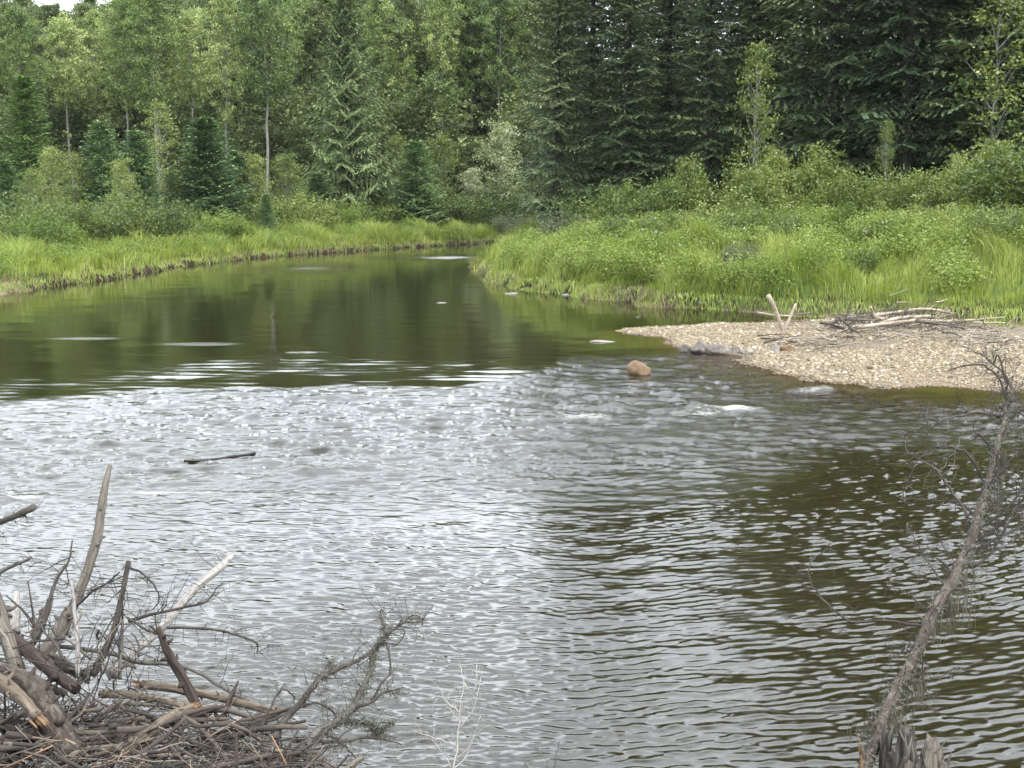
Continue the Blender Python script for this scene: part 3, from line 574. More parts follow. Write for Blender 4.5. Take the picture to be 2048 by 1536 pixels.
for i in range(40):
    px = 1150+i*32; D = 67+q.uniform(0, 8)-max(0, px-1700)*.015; P = onY(px, 400, D); s_ = q.uniform(.9, 1.3)
    g.join(make_spruce(200+i % 3, 7, 2.6, .0, 60, .3, .2, (.42, .13), sec=7)[1], (s_, s_, s_), (P[0], D, hz(P[0], D)), q.random()*6.28)
tag(g.build('woods', M['spruce_dark']), 'shaded spruce woods filling the gaps behind the dark spruces of the right bank', 'woods', kind='stuff')
# ---- left bank conifers
tree_px('sD', 'spruce_tree', 690, 96, -14, rz=.5, wid=1.02, label='large drooping grey-green spruce standing alone in the middle of the far bank', cat='spruce tree')
YS = [('y3', 45, 80, 150, 1.0, 'yellow-green spruce with a pointed tip, leftmost on the left bank', None), ('y1', 200, 75, 238, .75, 'narrow young spruce half hidden by leafy saplings on the left bank', None), ('y1', 272, 78, 258, .8, 'young spruce behind a leafy bush, second left of the biggest young spruce', None),
      ('y1', 408, 80, 232, 1.0, 'biggest bushy blue-green young spruce with layered boughs on the left bank', None), ('y2', 532, 79, 386, .8, 'tiny dark spruce seedling by the grass, right of the biggest young spruce', None), ('y2', 634, 92, 343, 1.28, 'short rounded blue-green spruce left of the large drooping spruce', None),
      ('y1', 832, 95, 278, .95, 'blue-green young spruce right of the large drooping spruce', None), ('y1', 10, 74, 318, .8, 'dark young spruce cut by the left edge of the picture', None), ('y2', 745, 97, 330, 1.2, 'young spruce tucked under the right boughs of the large drooping spruce', None), ('y1', 470, 84, 300, .85, 'young spruce close behind the right side of the biggest young spruce', None)]
for i, (k, px, D, tp, w, lab, mm) in enumerate(YS):
    tree_px(k, 'young_spruce', px, D, tp, rz=i*1.3, wid=w*1.28, label=lab, cat='spruce tree', group='young spruces on the left bank', leafmat_=mm)
# ---- poplars of the left bank, front row
PS = [(28, 96, 10), (125, 100, 22), (185, 106, 18), (248, 99, -20), (302, 96, -40), (378, 104, 8), (440, 98, -30), (527, 97, -35), (592, 108, -10), (640, 112, -20), (770, 106, -12), (825, 112, 12), (880, 108, -25), (945, 110, -35), (1000, 108, -30), (1060, 112, -30), (-70, 94, -20)]
pl = ['at the left edge behind the yellow-green spruce', 'with a grey trunk, just right of the yellow-green spruce', 'thin-topped beneath the patch of sky', 'with a straight grey trunk, left of the palest trunk', 'with the palest straight trunk of the left woods', 'behind the biggest young spruce, thin at the top', 'right of and behind the biggest young spruce', 'with a forked dark trunk in the middle of the left woods', 'left of the large drooping spruce', 'directly behind the large drooping spruce', 'just right of the large drooping spruce', 'below the bright gap of sky near the picture centre', 'above the blue-green young spruce', 'in the dense green middle woods', 'above the silvery sapling', 'behind the first dark spruce of the right bank', 'just outside the left edge']
for i, (px, D, tp) in enumerate(PS):
    tree_px(('pA', 'pB', 'pC', 'pD')[i % 4], 'poplar_tree', px, D+6, tp, rz=i*2.1, wid=.95+.1*math.sin(i*2), label='tall green poplar '+pl[i], cat='poplar tree', group='tall poplars behind the left bank')
# ---- far woods as one mass
g = G(); q = np.random.default_rng(77)
for i in range(96):
    k = ('pA', 'pB', 'pC', 'pD')[i % 4]; row = i % 3
    D = 118+row*12+q.uniform(-4, 4); px = -140+i*13.2+q.uniform(-10, 10)
    tp = np.interp(px, [-100, 40, 100, 200, 260, 340, 400, 640, 780, 830, 880, 1300], [-10, 8, 26, 22, -5, 2, -5, -5, -5, 12, -20, -40])+q.uniform(-6, 12)
    P = onY(px, tp, D); z0 = hz(P[0], D); s = (P[2]-z0)/21
    g.join(PROTO[k][1], (s*1.15, s*1.15, s), (P[0], D, z0), q.random()*6.28)
# lower storey closing the view under the crowns
for i in range(150):
    D = 108+q.uniform(-3, 30); px = -150+i*8.8+q.uniform(-8, 8); P = onY(px, q.uniform(150, 300), D); z0 = hz(P[0], D); s = (P[2]-z0)/6
    g.join(PROTO['yp'][1], (s*1.5, s*1.5, s), (P[0], D, z0), q.random()*6.28)
tag(g.build('woods', M['forest']), 'dense green woods filling the background behind the left bank', 'woods', kind='stuff')
# ---- saplings
SAPL = [('yp', 100, 72, 285, 1.1, 'leafy yellow-green sapling between the pointed spruce and the narrow young spruce', 'young'), ('yp', 150, 74, 300, 1.0, 'leafy sapling just left of the narrow young spruce', 'young'), ('yp', 238, 70, 310, 1.0, 'leafy sapling in front of the narrow young spruce', None), ('ys', 320, 84, 195, 1.3, 'tall thin green sapling left of the biggest young spruce', None),
      ('yp', 508, 84, 300, 1.2, 'yellow-green sapling just right of the biggest young spruce', 'young'), ('yp', 570, 88, 300, 1.3, 'broad yellow-green sapling left of the short rounded spruce', 'young'), ('yp', 880, 99, 258, 1.0, 'pointed yellow-green sapling right of the young spruce beyond the large drooping one', 'young'), ('yp', 1004, 101, 232, 1.15, 'silvery pale-leaved sapling glowing beside the dark spruces', 'silver'),
      ('yp', 945, 100, 330, 1.2, 'low silvery sapling left of the brightest pale-leaved one', 'silver'), ('yp', 790, 100, 262, .8, 'sapling in the shadow of the large drooping spruce, on its right', None), ('yp', 706, 97, 318, .9, 'pale leafy sapling in front of the foot of the large drooping spruce', 'young'),
      ('ys', 1513, 53, 72, 1.0, 'slender upright poplar sapling with a pale stem before the dark spruces', None), ('ys', 1775, 50, 232, .9, 'short poplar sapling left of the thick bare spruce trunk', None), ('ys', 2012, 50, -60, 1.3, 'tall thin pale-stemmed poplar at the right edge of the picture', None), ('yp', 1915, 49, 300, .8, 'bright yellow-green sapling just right of the thick bare trunk', 'young'),
      ('yp', 340, 80, 330, 1.0, 'leafy sapling at the left foot of the biggest young spruce', None), ('yp', 60, 68, 330, .9, 'leafy sapling in front of the pointed yellow-green spruce', 'young')]
for i, (k, px, D, tp, w, lab, mm) in enumerate(SAPL):
    tree_px(k, 'poplar_sapling', px, D, tp, rz=i*1.9, wid=w, label=lab, cat='sapling', leafmat_=mm, group='saplings along the banks')
# ---- bushes
def bushes(rowlist, side, group):
    n = len(rowlist); o = sorted(range(n), key=lambda k: rowlist[k][0])
    words = ['first', 'second', 'third', 'fourth', 'fifth', 'sixth', 'seventh', 'eighth', 'ninth', 'tenth', 'eleventh', 'twelfth', 'thirteenth', 'fourteenth', 'fifteenth', 'sixteenth', 'seventeenth', 'eighteenth', 'nineteenth', 'twentieth']
    for rank, k in enumerate(o):
        px, D, tp, w, key, mm = rowlist[k]
        size = 'tall' if w*0+ (hh := onY(px, tp, D)[2]-hz(onY(px, tp, D)[0], D)) > 2.3 else 'low'
        desc = {'sage': 'grey-green', 'young': 'yellow-green', None: 'green', 'weed': 'bright green'}[mm]
        wd = words[rank] if rank < 20 else 'last'
        tree_px(key, 'willow_bush', px, D, tp-(22 if 'upper' in side else 4 if 'lower' in side else 0), rz=rank*1.1, wid=w*(1.12 if 'upper' in side else 1), label=f'{size} {desc} bush {side}, {wd} from the left', cat='bush', group=group, leafmat_=mm)
bushes([(1185, 58, 388, 1.1, 'wB', None), (1240, 55, 372, 1.2, 'wA', 'young'), (1300, 53, 385, 1.2, 'wB', None), (1345, 52, 352, 1.1, 'wA', None), (1385, 51, 322, 1.0, 'wC', 'young'), (1445, 50, 372, 1.2, 'wB', None), (1500, 50, 338, 1.1, 'wA', None), (1548, 51, 308, 1.1, 'wC', None), (1602, 50, 335, 1.0, 'wA', None), (1650, 51, 296, 1.1, 'wC', None), (1715, 48, 345, 1.1, 'wA', 'young'), (1765, 48, 372, 1.2, 'wB', None), (1830, 46, 346, 1.1, 'wA', None), (1890, 47, 345, 1.1, 'wB', 'young'), (1940, 46, 318, 1.1, 'wC', None), (2000, 44, 296, 1.2, 'wC', None), (2050, 43, 282, 1.3, 'wA', None)],
       'in the upper row below the dark spruces', 'bushes at the foot of the dark spruces')
bushes([(1128, 53, 418, 1.1, 'wB', 'sage'), (1165, 50, 440, 1.2, 'wB', 'young'), (1250, 48, 425, 1.3, 'wB', None), (1340, 46, 412, 1.3, 'wB', None), (1430, 44, 425, 1.2, 'wB', None), (1520, 45, 395, 1.3, 'wB', 'young'), (1600, 43, 415, 1.2, 'wB', None), (1690, 43, 400, 1.2, 'wA', 'weed'), (1780, 41, 420, 1.2, 'wB', None), (1850, 41, 405, 1.2, 'wA', None), (1930, 40, 400, 1.3, 'wB', 'young'), (2020, 38, 400, 1.3, 'wB', None), (1480, 40, 480, 1.0, 'wB', 'sage'), (1720, 38, 492, 1.0, 'wB', None)],
       'in the lower row on the right bank', 'bushes lower on the right bank')
bushes([(22, 62, 372, 1.3, 'wB', None), (85, 58, 415, 1.3, 'wB', 'weed'), (140, 62, 390, 1.3, 'wA', None), (190, 64, 400, 1.2, 'wB', None), (245, 66, 372, 1.2, 'wA', None), (300, 68, 382, 1.3, 'wB', None), (350, 76, 395, 1.3, 'wB', None), (372, 74, 425, 1.1, 'wB', 'weed'), (450, 74, 412, 1.3, 'wB', 'weed'), (500, 84, 378, 1.4, 'wB', 'young'), (585, 86, 372, 1.5, 'wB', 'young'), (680, 90, 392, 1.3, 'wB', 'weed'), (735, 94, 378, 1.4, 'wB', None), (790, 94, 398, 1.3, 'wB', 'weed'), (880, 97, 372, 1.5, 'wB', None), (930, 99, 385, 1.4, 'wB', 'young'), (980, 98, 360, 1.4, 'wB', None), (1040, 100, 380, 1.5, 'wB', 'young'), (1020, 93, 418, 1.2, 'wB', 'sage')],
       'between the left grass and the woods', 'bushes behind the left bank grass')

# ------------------------------------------------------------------ gravel, rocks
def stone_unit(q):
    V = []; 
    for a in np.linspace(0, 2*np.pi, 6, endpoint=False): V.append((math.cos(a), math.sin(a), -.25))
    for a in np.linspace(.4, 2*np.pi+.4, 6, endpoint=False): V.append((math.cos(a)*.8, math.sin(a)*.8, .45))
    V.append((0, 0, .68)); V = np.array(V); F4 = [(i, (i+1) % 6, 6+(i+1) % 6, 6+i) for i in range(6)]; F3 = [(6+i, 6+(i+1) % 6, 12) for i in range(6)]
    return V, np.array(F4), np.array(F3)
q = np.random.default_rng(55); SV, SF4, SF3 = stone_unit(q)
def stones(g, P, size, q, flat=(.45, .8), rnd=None):
    n = len(P); th = q.random(n)*6.28; sx = size*q.uniform(.8, 1.3, n); sy = size*q.uniform(.6, 1, n); sz = size*q.uniform(*flat, n)
    V = SV[None]*(1+q.normal(0, .12, (n, 13, 1))); V = V*np.stack([sx, sy, sz], 1)[:, None, :]*.5
    c, s = np.cos(th)[:, None], np.sin(th)[:, None]; V = np.stack([V[..., 0]*c-V[..., 1]*s, V[..., 0]*s+V[..., 1]*c, V[..., 2]+V[..., 0]*q.normal(0, .2, (n, 1))], -1)+P[:, None, :]
    k = (np.arange(n)*13)[:, None, None]; r = q.random(n) if rnd is None else rnd
    g.add(V.reshape(-1, 3), (SF4[None]+k).reshape(-1, 4), (SF3[None]+k).reshape(-1, 3), np.repeat(r, 6), np.repeat(r, 6))
n = 340000; Yc = q.uniform(19, 40, n); Xc = q.uniform(.09, .62, n)*Yc; d = sdist(BAR, Xc, Yc)+samp(NZ2, Xc, Yc)*.18+samp(NZ05, Xc, Yc)*.06; dR = sdist(RIGHT, Xc, Yc)
sdv = sandf(Xc, Yc); k = (d > -.9) & (dR < .2) & (q.random(n) < (Yc/40)*np.where(d < 0, .35*np.exp(d/.35), 1)*(1-.93*sdv)*np.clip(.8+.25*samp(NZ2, Xc, Yc), .15, 1))
Xc, Yc, d = Xc[k], Yc[k], d[k]; sz = np.clip(q.lognormal(math.log(.038), .42, len(Xc)), .020, .17)
g = G(); stones(g, np.stack([Xc, Yc, height(Xc, Yc)+sz*.12], 1), sz, q, rnd=q.random(len(Xc))*np.where(d < .25, .45, 1))
m, nt, b, o = newmat('river_gravel'); r = attr(nt, 'rnd').outputs['Fac']
c = ramp(nt, r, [(0, (.08, .06, .042)), (.3, (.135, .103, .060)), (.6, (.215, .168, .100)), (.88, (.285, .235, .150)), (1, (.38, .35, .28))])
c = mixc(nt, .5, c, ramp(nt, noise(nt, 40, 3), [(.3, (.5, .5, .5)), (.7, (1, 1, 1))]), 'MULTIPLY'); nt.links.new(c, b.inputs['Base Color']); b.inputs['Roughness'].default_value = .8
tag(g.build('gravel', m), 'pale tan river gravel spread over the bar', 'gravel', kind='stuff')
print('stones', len(Xc))

def rock(px, py, w, h, mat, label, group=None, seed=0, dep=.8, sink=.25, z=None, cat='rock', peak=0):
    q = np.random.default_rng(seed); P = onz(px, py, .03 if z is None else z); k = pxm(P); w_, h_ = w/k/2, h/k
    nu, nv = 18, 12; V = []
    for j in range(nv+1):
        ph = math.pi*j/nv
        for i in range(nu):
            th = 2*math.pi*i/nu; V.append((math.sin(ph)*math.cos(th), math.sin(ph)*math.sin(th), math.cos(ph)))
    V = np.array(V); 
    for _ in range(14):                       # facets
        nrmv = nrm(q.normal(size=3)); dd = q.uniform(.5, .85); t = V @ nrmv; V = V-np.maximum(t-dd, 0)[:, None]*nrmv*.95
    V *= 1+.10*np.sin(V[:, [0]]*4+seed)*np.cos(V[:, [1]]*5+seed*2)+.06*np.sin(V[:, [2]]*8+V[:, [0]]*5+seed)
    if peak: V[:, 2] += peak*np.maximum(0, V[:, 2])*(1-np.abs(V[:, 0]))
    V = V*np.array([w_, w_*dep, h_/(2-2*sink)*1.15]); V[:, 2] += h_-V[:, 2].max()
    F = [(j*nu+i, j*nu+(i+1) % nu, (j+1)*nu+(i+1) % nu, (j+1)*nu+i) for j in range(nv) for i in range(nu)]
    g = G(); c, s = math.cos(seed*.3), math.sin(seed*.3); g.add(V, F)
    o = g.build('rock', M[mat], smooth=True); o.location = P; o.rotation_euler = (0, 0, .2*math.sin(seed))
    md = o.modifiers.new('bevel', 'SUBSURF'); md.levels = md.render_levels = 1
    return tag(o, label, cat, group)
rock(1278, 748, 54, 28, 'rock_tan', 'rounded orange-tan boulder alone in the riffle', seed=3, dep=.75, sink=.3, z=0)
rock(1287, 733, 20, 8, 'rock_dark', 'small dark wet rock behind the orange-tan boulder', seed=5, z=0)
rock(1408, 618, 28, 16, 'rock_grey', 'grey rock at the waterline under the right bank grass', seed=8, z=0)
for i, (px, py, w, h, mm, lab, pk) in enumerate([(1368, 704, 28, 12, 'rock_grey', 'small pale rock at the left end of the rock row', 0), (1399, 706, 44, 19, 'rock_grey', 'large grey rock, second in the rock row on the gravel tip', 0), (1437, 708, 50, 15, 'rock_grey', 'long low grey rock, third from the left in the rock row', 0), (1468, 708, 36, 12, 'rock_grey', 'brownish low rock in the middle of the rock row', 0), (1494, 710, 28, 10, 'rock_pale', 'pale small rock just left of the gap in the rock row', 0), (1550, 706, 26, 16, 'rock_pale', 'pointed pale rock right of the gap in the rock row', .6), (1578, 705, 38, 12, 'rock_tan', 'oblong tan-grey rock at the right end of the rock row', 0)]):
    rock(px, py, w*1.1, h*1.35, mm, lab, 'row of rocks on the gravel tip', seed=20+i, z=.02, peak=pk)
rock(1200, 686, 88, 7, 'rock_pale', 'long flat pale slab barely above the pool left of the gravel tip', seed=31, dep=.3, z=0)
rock(1025, 590, 34, 5, 'rock_pale', 'flat pale stone at the foot of the grassy point', seed=32, dep=.4, z=0)
rock(1130, 592, 22, 5, 'rock_pale', 'small pale stone at the waterline right of the grassy point', seed=33, dep=.4, z=0)
rock(885, 608, 30, 4, 'rock_pale', 'tiny flat pale stone awash in the middle of the pool', seed=34, dep=.4, z=0)
rock(1275, 637, 12, 5, 'rock_dark', 'tiny dark stone in the shallows above the gravel tip', seed=35, z=0)

# ------------------------------------------------------------------ wood: traced from real positions with their own depth
def pixpath(pts, Y0, Y1, m=5):
    n = len(pts); P = np.array([onY(a, b, Y0+(Y1-Y0)*i/(n-1)) for i, (a, b) in enumerate(pts)]); return smooth_path(P, m)
def twigs(g, P, n, L, q, rad=.004, lv=2, bias=(0, 0, .1), t0=.1, t1=1.0, curl=.5, sides=3):
    if lv == 2: n = int(n*1.8)
    P = np.asarray(P); m = len(P)
    for _ in range(n):
        t = q.uniform(t0, t1)*(m-1); i = min(int(t), m-2); p = P[i]*(1-(t-i))+P[i+1]*(t-i); ax = nrm(P[i+1]-P[i])
        d = q.normal(size=3); d -= ax*(d@ax)*.7; d = nrm(d+np.array(bias)+ax*.45); l = L*q.uniform(.3, 1.1); k = 6
        pts = [p]; c = q.normal(size=3)*curl
        for s in range(k-1):
            d = nrm(d+c*.22+q.normal(0, .13, 3)); pts.append(pts[-1]+d*l/(k-1))
        pts = np.array(pts); tube(g, pts, np.linspace(rad*(.6+.6*q.random()), rad*.3, k), sides, cap=False)
        if lv > 1: twigs(g, pts, q.integers(2, 5), l*.45, q, rad*.6, lv-1, bias, .25, 1, curl, 3)
def log(name, pts, Y0, Y1, rpx, mat, label, cat='driftwood', group=None, twig=None, rough=.07, seed=1, end=None, taper=None, sides=12, flat=1.0):
    P = pixpath(pts, Y0, Y1); base = P[-1].copy(); n = len(P); r = np.interp(np.linspace(0, 1, n), np.linspace(0, 1, len(rpx)), rpx)/pxm(P[n//2])
    q = np.random.default_rng(seed); P = P+q.normal(0, .0012, P.shape)
    g = G(); tube(g, P, r, sides, rough, seed=seed, flat=flat)
    if r.max() > .012:                          # knots, branch stubs and loose slivers
        for _ in range(int(4+n/5)):
            i = q.integers(1, n-1); a = nrm(P[i+1]-P[i-1]); d = q.normal(size=3); d = nrm(d-a*(d@a)*.8); ln = r[i]*q.uniform(1.3, 2.6); w_ = r[i]*q.uniform(.18, .4)
            tube(g, [P[i], P[i]+d*ln*.7, P[i]+d*ln+a*q.normal(0, .01)], [w_*1.4, w_, w_*.5], 6, .1, seed=int(q.integers(1e6)))
        for _ in range(int(n/3)):
            i = q.integers(1, n-3); a = nrm(P[i+2]-P[i]); d = q.normal(size=3); d = nrm(d-a*(d@a)); p = P[i]+d*r[i]*.93; l = q.uniform(.03, .12)
            tube(g, [p, p+a*l*.5+d*.003, p+a*l+d*q.uniform(.002, .012)], [r[i]*.16, r[i]*.14, .0008], 4, .2, seed=int(q.integers(1e6)), flat=.5)
    if twig or end:
        root = bpy.data.objects.new(name, None); col.objects.link(root); root.location = base; root.empty_display_size = .1; tag(root, label, cat, group)
        g.build('stem', M[mat], root, loc=base, smooth=True)
        if twig:
            tg = G(); twigs(tg, P, twig[0], twig[1], q, twig[2] if len(twig) > 2 else .004, bias=twig[3] if len(twig) > 3 else (0, 0, .1)); tg.build('twigs', M['twig'], root, loc=base)
        if end:
            eg = G()
            for which in end:
                p = P[0] if which == 0 else P[-1]; dr = nrm(P[0]-P[1]) if which == 0 else nrm(P[-1]-P[-2]); rr = r[0] if which == 0 else r[-1]
                for _ in range(12):
                    off = q.normal(0, rr*.45, 3); l = q.uniform(.02, .09); tube(eg, [p+off-dr*.02, p+off*1.05+dr*l*.6, p+off*1.1+dr*l], [rr*.3, rr*.2, .001], 4)
            eg.build('broken_end', M['fresh_wood'], root, loc=base)
        return root
    o = g.build(name, M[mat], loc=base, smooth=True); return tag(o, label, cat, group)
def z5(*p): return [(a*.427, b*.427+880) for a, b in p]
def z6(*p): return [(a*.342+400, b*.342+1150) for a, b in p]
def z7(*p): return [(a*.570+1500, b*.570+660) for a, b in p]
GP = 'driftwood jam at the lower left'
log('driftwood_log', z5((517, 118), (490, 230), (466, 400), (445, 500), (400, 640), (350, 770), (290, 880), (240, 960)), 7.9, 7.0, [4, 8.5, 9, 9, 9, 10], 'grey_wood', 'tallest curved grey barkless log standing up from the jam', group=GP, seed=2, twig=(3, .10, .003))
log('driftwood_log', z5((1080, 545), (1020, 605), (900, 710), (760, 880), (610, 1000), (520, 1100)), 7.9, 6.9, [7, 9, 9, 9, 10, 11], 'white_wood', 'white birch-like log slanting up to the right over the water', group=GP, seed=3, twig=(8, .25, .003))
r3 = log('dead_branch', z5((603, 568), (575, 700), (545, 850), (490, 990), (430, 1110)), 7.0, 6.7, [5, 5, 6, 6.5, 7], 'twig', 'dark upright twiggy branch in the middle of the jam', group=GP, seed=4, twig=(14, .42, .005))
log('driftwood_stick', z5((337, 658), (350, 800), (364, 920), (366, 1110)), 6.8, 6.6, [2.5, 4, 4.5, 4.5], 'white_wood', 'thin white upright stick left of the dark twiggy branch', group=GP, seed=5)
log('driftwood_log', z5((742, 878), (790, 1000), (850, 1100), (900, 1200), (940, 1290), (975, 1395)), 6.7, 6.3, [7, 11, 12, 13, 13, 14], 'brown_wood', 'thick dark brown curved log leaning left at the front of the jam', group=GP, seed=6, flat=.6)
log('driftwood_log', z5((665, 1145), (850, 1170), (1000, 1200), (1150, 1240), (1290, 1272)), 6.8, 6.5, [9, 8.5, 8, 8, 8], 'tan_wood', 'tan horizontal log with orange splintered ends', group=GP, seed=7, end=(0, 1))
log('driftwood_stake', z5((1118, 1128), (1078, 1210), (1030, 1335)), 6.5, 6.3, [3, 9, 11], 'brown_wood', 'short pointed brown stake crossing the tan horizontal log', group=GP, seed=8, flat=.5)
log('driftwood_log', z5((905, 1250), (800, 1300), (700, 1370), (570, 1470)), 6.3, 6.0, [7, 12, 13, 14], 'tan_wood', 'tan log end lying low in front of the dark curved log', group=GP, seed=9, end=(0,))
log('driftwood_log', z5((40, 920), (150, 1000), (250, 1090), (355, 1165)), 6.8, 6.4, [15, 14, 13, 12], 'brown_wood', 'thick reddish brown log sloping down to the right at the left side', group=GP, seed=10)
log('driftwood_log', z5((-40, 700), (-5, 800), (30, 920), (85, 1085)), 7.0, 6.6, [12, 13, 14, 15], 'grey_wood', 'smooth pale log rising out at the left edge', group=GP, seed=11)
log('driftwood_log', z5((78, 715), (72, 800), (68, 905)), 7.4, 7.2, [6, 10, 11], 'white_wood', 'short stubby white log end behind the pale log at the left edge', group=GP, seed=12)
log('driftwood_plank', z5((175, 985), (290, 1050), (415, 1120)), 6.9, 6.7, [13, 17, 12], 'grey_wood', 'broad weathered grey slab lying behind the upright white stick', group=GP, seed=13, flat=.35)
log('driftwood_log', z5((-60, 1060), (60, 1105), (150, 1160), (220, 1280), (300, 1440), (320, 1500)), 6.4, 5.9, [15, 17, 22, 25, 26, 27], 'bark_flaky', 'thickest log with flaky reddish bark at the bottom left', group=GP, seed=14, rough=.1, end=(0,))
log('driftwood_log', z5((-60, 1090), (20, 1140), (90, 1200), (175, 1300)), 6.2, 6.0, [13, 13, 12, 12], 'tan_wood', 'tan log running beneath the thickest flaky-barked log', group=GP, seed=15, end=(1,))
log('driftwood_log', z5((-40, 400), (60, 360), (157, 315)), 8.3, 8.0, [5.5, 6, 7], 'grey_wood', 'grey log stub poking in at the left edge, highest of the two', group=GP, seed=16, twig=(9, .22, .003, (.2, 0, -.2)))
log('dead_branch', z5((-40, 640), (60, 590), (147, 550)), 7.6, 7.5, [4.5, 4, 3], 'twig_grey', 'thin grey branch poking in at the left edge, lower of the two', group=GP, seed=17, twig=(5, .15, .003))
log('dead_branch', z5((340, 470), (320, 570), (272, 640), (235, 740), (205, 850), (150, 960)), 7.3, 6.9, [1.5, 2, 3, 4, 5, 6], 'twig', 'dark forked twiggy branch left of the tallest curved log', group=GP, seed=18, twig=(12, .3, .004))
log('dead_branch', z5((255, 965), (400, 980), (540, 1005), (660, 1045), (800, 1050), (930, 1090), (1060, 1170), (1160, 1222)), 7.1, 6.7, [5, 4.5, 4, 3.5, 3], 'twig_grey', 'long thin grey branch crossing low behind the white slanting log', group=GP, seed=19, twig=(12, .25, .003))
log('driftwood_log', z5((-30, 1440), (60, 1400), (180, 1365)), 6.1, 6.0, [14, 12, 11], 'brown_wood', 'dark wet log low at the bottom left under the flaky-barked log', group=GP, seed=20)
log('driftwood_log', z5((-30, 1350), (60, 1310), (130, 1262)), 6.3, 6.2, [7, 7, 6], 'grey_wood', 'grey log end at the left edge above the dark wet log', group=GP, seed=21)
log('driftwood_log', z5((0, 1445), (120, 1440), (215, 1430)), 5.9, 5.9, [6, 6, 5], 'grey_wood', 'small grey log lying along the bottom left ground', group=GP, seed=22)
log('driftwood_log', z5((165, 1110), (230, 1160), (310, 1190)), 6.5, 6.5, [7, 8, 7], 'tan_wood', 'short tan log wedged right of the flaky-barked log', group=GP, seed=23)
log('driftwood_log', z5((470, 1190), (600, 1195), (740, 1215), (880, 1250)), 6.6, 6.4, [8, 8, 7, 6], 'tan_wood', 'pale low log under the tan horizontal log', group=GP, seed=24)
log('driftwood_log', z5((240, 740), (215, 800), (160, 930)), 7.3, 7.1, [5, 8, 10], 'grey_wood', 'stubby grey root stub at the foot of the forked branch', group=GP, seed=25)
log('driftwood_log', z5((330, 790), (290, 880), (240, 960), (190, 1020)), 7.05, 6.8, [11, 13, 15, 16], 'grey_wood', 'thick grey root base carrying the tallest curved log', group=GP, seed=26, rough=.12)
log('driftwood_stick', z5((1105, 1375), (1110, 1450), (1108, 1536)), 5.8, 5.7, [3, 3.5, 4], 'brown_wood', 'short dark stick standing upright at the bottom edge of the brush', group=GP, seed=27)
log('driftwood_stick', z5((575, 780), (572, 900), (565, 1010), (560, 1120)), 6.9, 6.7, [2, 3, 3.5, 4], 'twig_grey', 'thin upright grey stick right of the dark twiggy branch', group=GP, seed=28, twig=(4, .15, .003))
log('dead_branch', z5((595, 830), (690, 890), (740, 905), (700, 870)), 6.9, 6.8, [2, 3, 2], 'twig', 'short dark branch touching the top of the dark curved log', group=GP, seed=29, twig=(4, .2, .003))
log('dead_branch', z5((600, 850), (700, 820), (830, 790), (960, 760), (1010, 700)), 7.0, 7.3, [3.5, 3, 2.5, 2, 1], 'twig', 'thin drooping branch reaching right in front of the white slanting log', group=GP, seed=30, twig=(16, .28, .003))
log('dead_branch', z5((780, 880), (900, 880), (1020, 890), (1130, 920), (1200, 950), (1204, 1000)), 7.0, 7.2, [3, 2.8, 2.2, 1.6, 1], 'twig', 'thin curving branch reaching farthest right over the water', group=GP, seed=31, twig=(12, .18, .0025, (0, 0, -.4)))
log('dead_branch', z5((610, 600), (660, 620), (720, 680), (745, 740), (720, 790), (680, 800)), 7.0, 7.1, [2.5, 2, 1.5, 1.2, .8], 'twig', 'thin looping twig curling down from the top of the dark upright branch', group=GP, seed=32, twig=(8, .15, .002))
log('dead_branch', z5((560, 620), (500, 670), (430, 710), (380, 760), (330, 800)), 7.0, 7.2, [1.5, 2, 2.5, 3], 'twig', 'arched thin branch between the tallest log and the dark upright branch', group=GP, seed=33, twig=(10, .25, .003))
log('driftwood_stick', z5((130, 660), (150, 780), (160, 880)), 7.1, 7.0, [1.2, 2, 2.5], 'twig', 'thin dark upright twig at the left, near the stubby root', group=GP, seed=34, twig=(5, .15, .002))
log('driftwood_stick', z5((30, 730), (110, 800), (170, 880)), 7.0, 6.9, [1.5, 2.5, 3], 'twig', 'thin slanting twig crossing the stubby white log end', group=GP, seed=35, twig=(5, .15, .002))
# lichen-covered dead branch, right part of the jam
def limb(root, base, pts, Y0, Y1, rpx, mat, q, tw=None, lich=0, name='branch', sides=8, m=5, rough=.08, twmat='twig', bias=(0, 0, .1), lichscale=1):
    P = pixpath(pts, Y0, Y1, m); n = len(P); r = np.interp(np.linspace(0, 1, n), np.linspace(0, 1, len(rpx)), rpx)/pxm(P[n//2])
    P = P+q.normal(0, .003, P.shape); g = G(); tube(g, P, r, sides, rough, seed=int(q.integers(1e6)))
    b = g.build(name, M[mat], root, loc=base, smooth=True)
    if tw:
        tg = G(); twigs(tg, P, tw[0], tw[1], q, tw[2], bias=bias); tg.build('twigs', M[twmat], root, loc=base)
    if lich:
        lg = G(); k = lich*9; t = q.random(k)**(1.0 if name != 'trunk' else 1.4)*(.78 if name == 'trunk' else 1)*(n-1.01); i = t.astype(int); f = (t-i)[:, None]; C = P[i]*(1-f)+P[i+1]*f+q.normal(0, .008*lichscale, (k, 3))
        D = rdir(k, q); D[:, 2] -= .5; D = nrm(D); C = C+rdir(k, q)*(r[i]*.85)[:, None]; cards(lg, C, D, nrm(np.cross(D, rdir(k, q))), .030*lichscale*q.uniform(.4, 1.4, k), .0055*lichscale, None, .25)
        lg.build('lichen', M['lichen'], root, loc=base)
    return P
def droot(name, P, label, cat, group=None):
    r = bpy.data.objects.new(name, None); col.objects.link(r); r.location = P; r.empty_display_size = .1; tag(r, label, cat, group); return r
q = np.random.default_rng(91)
base = onY(578, 1535, 6.0); rt = droot('lichen_branch', base, 'twiggy dead branch with grey-green lichen at the right end of the jam', 'dead branch', GP)
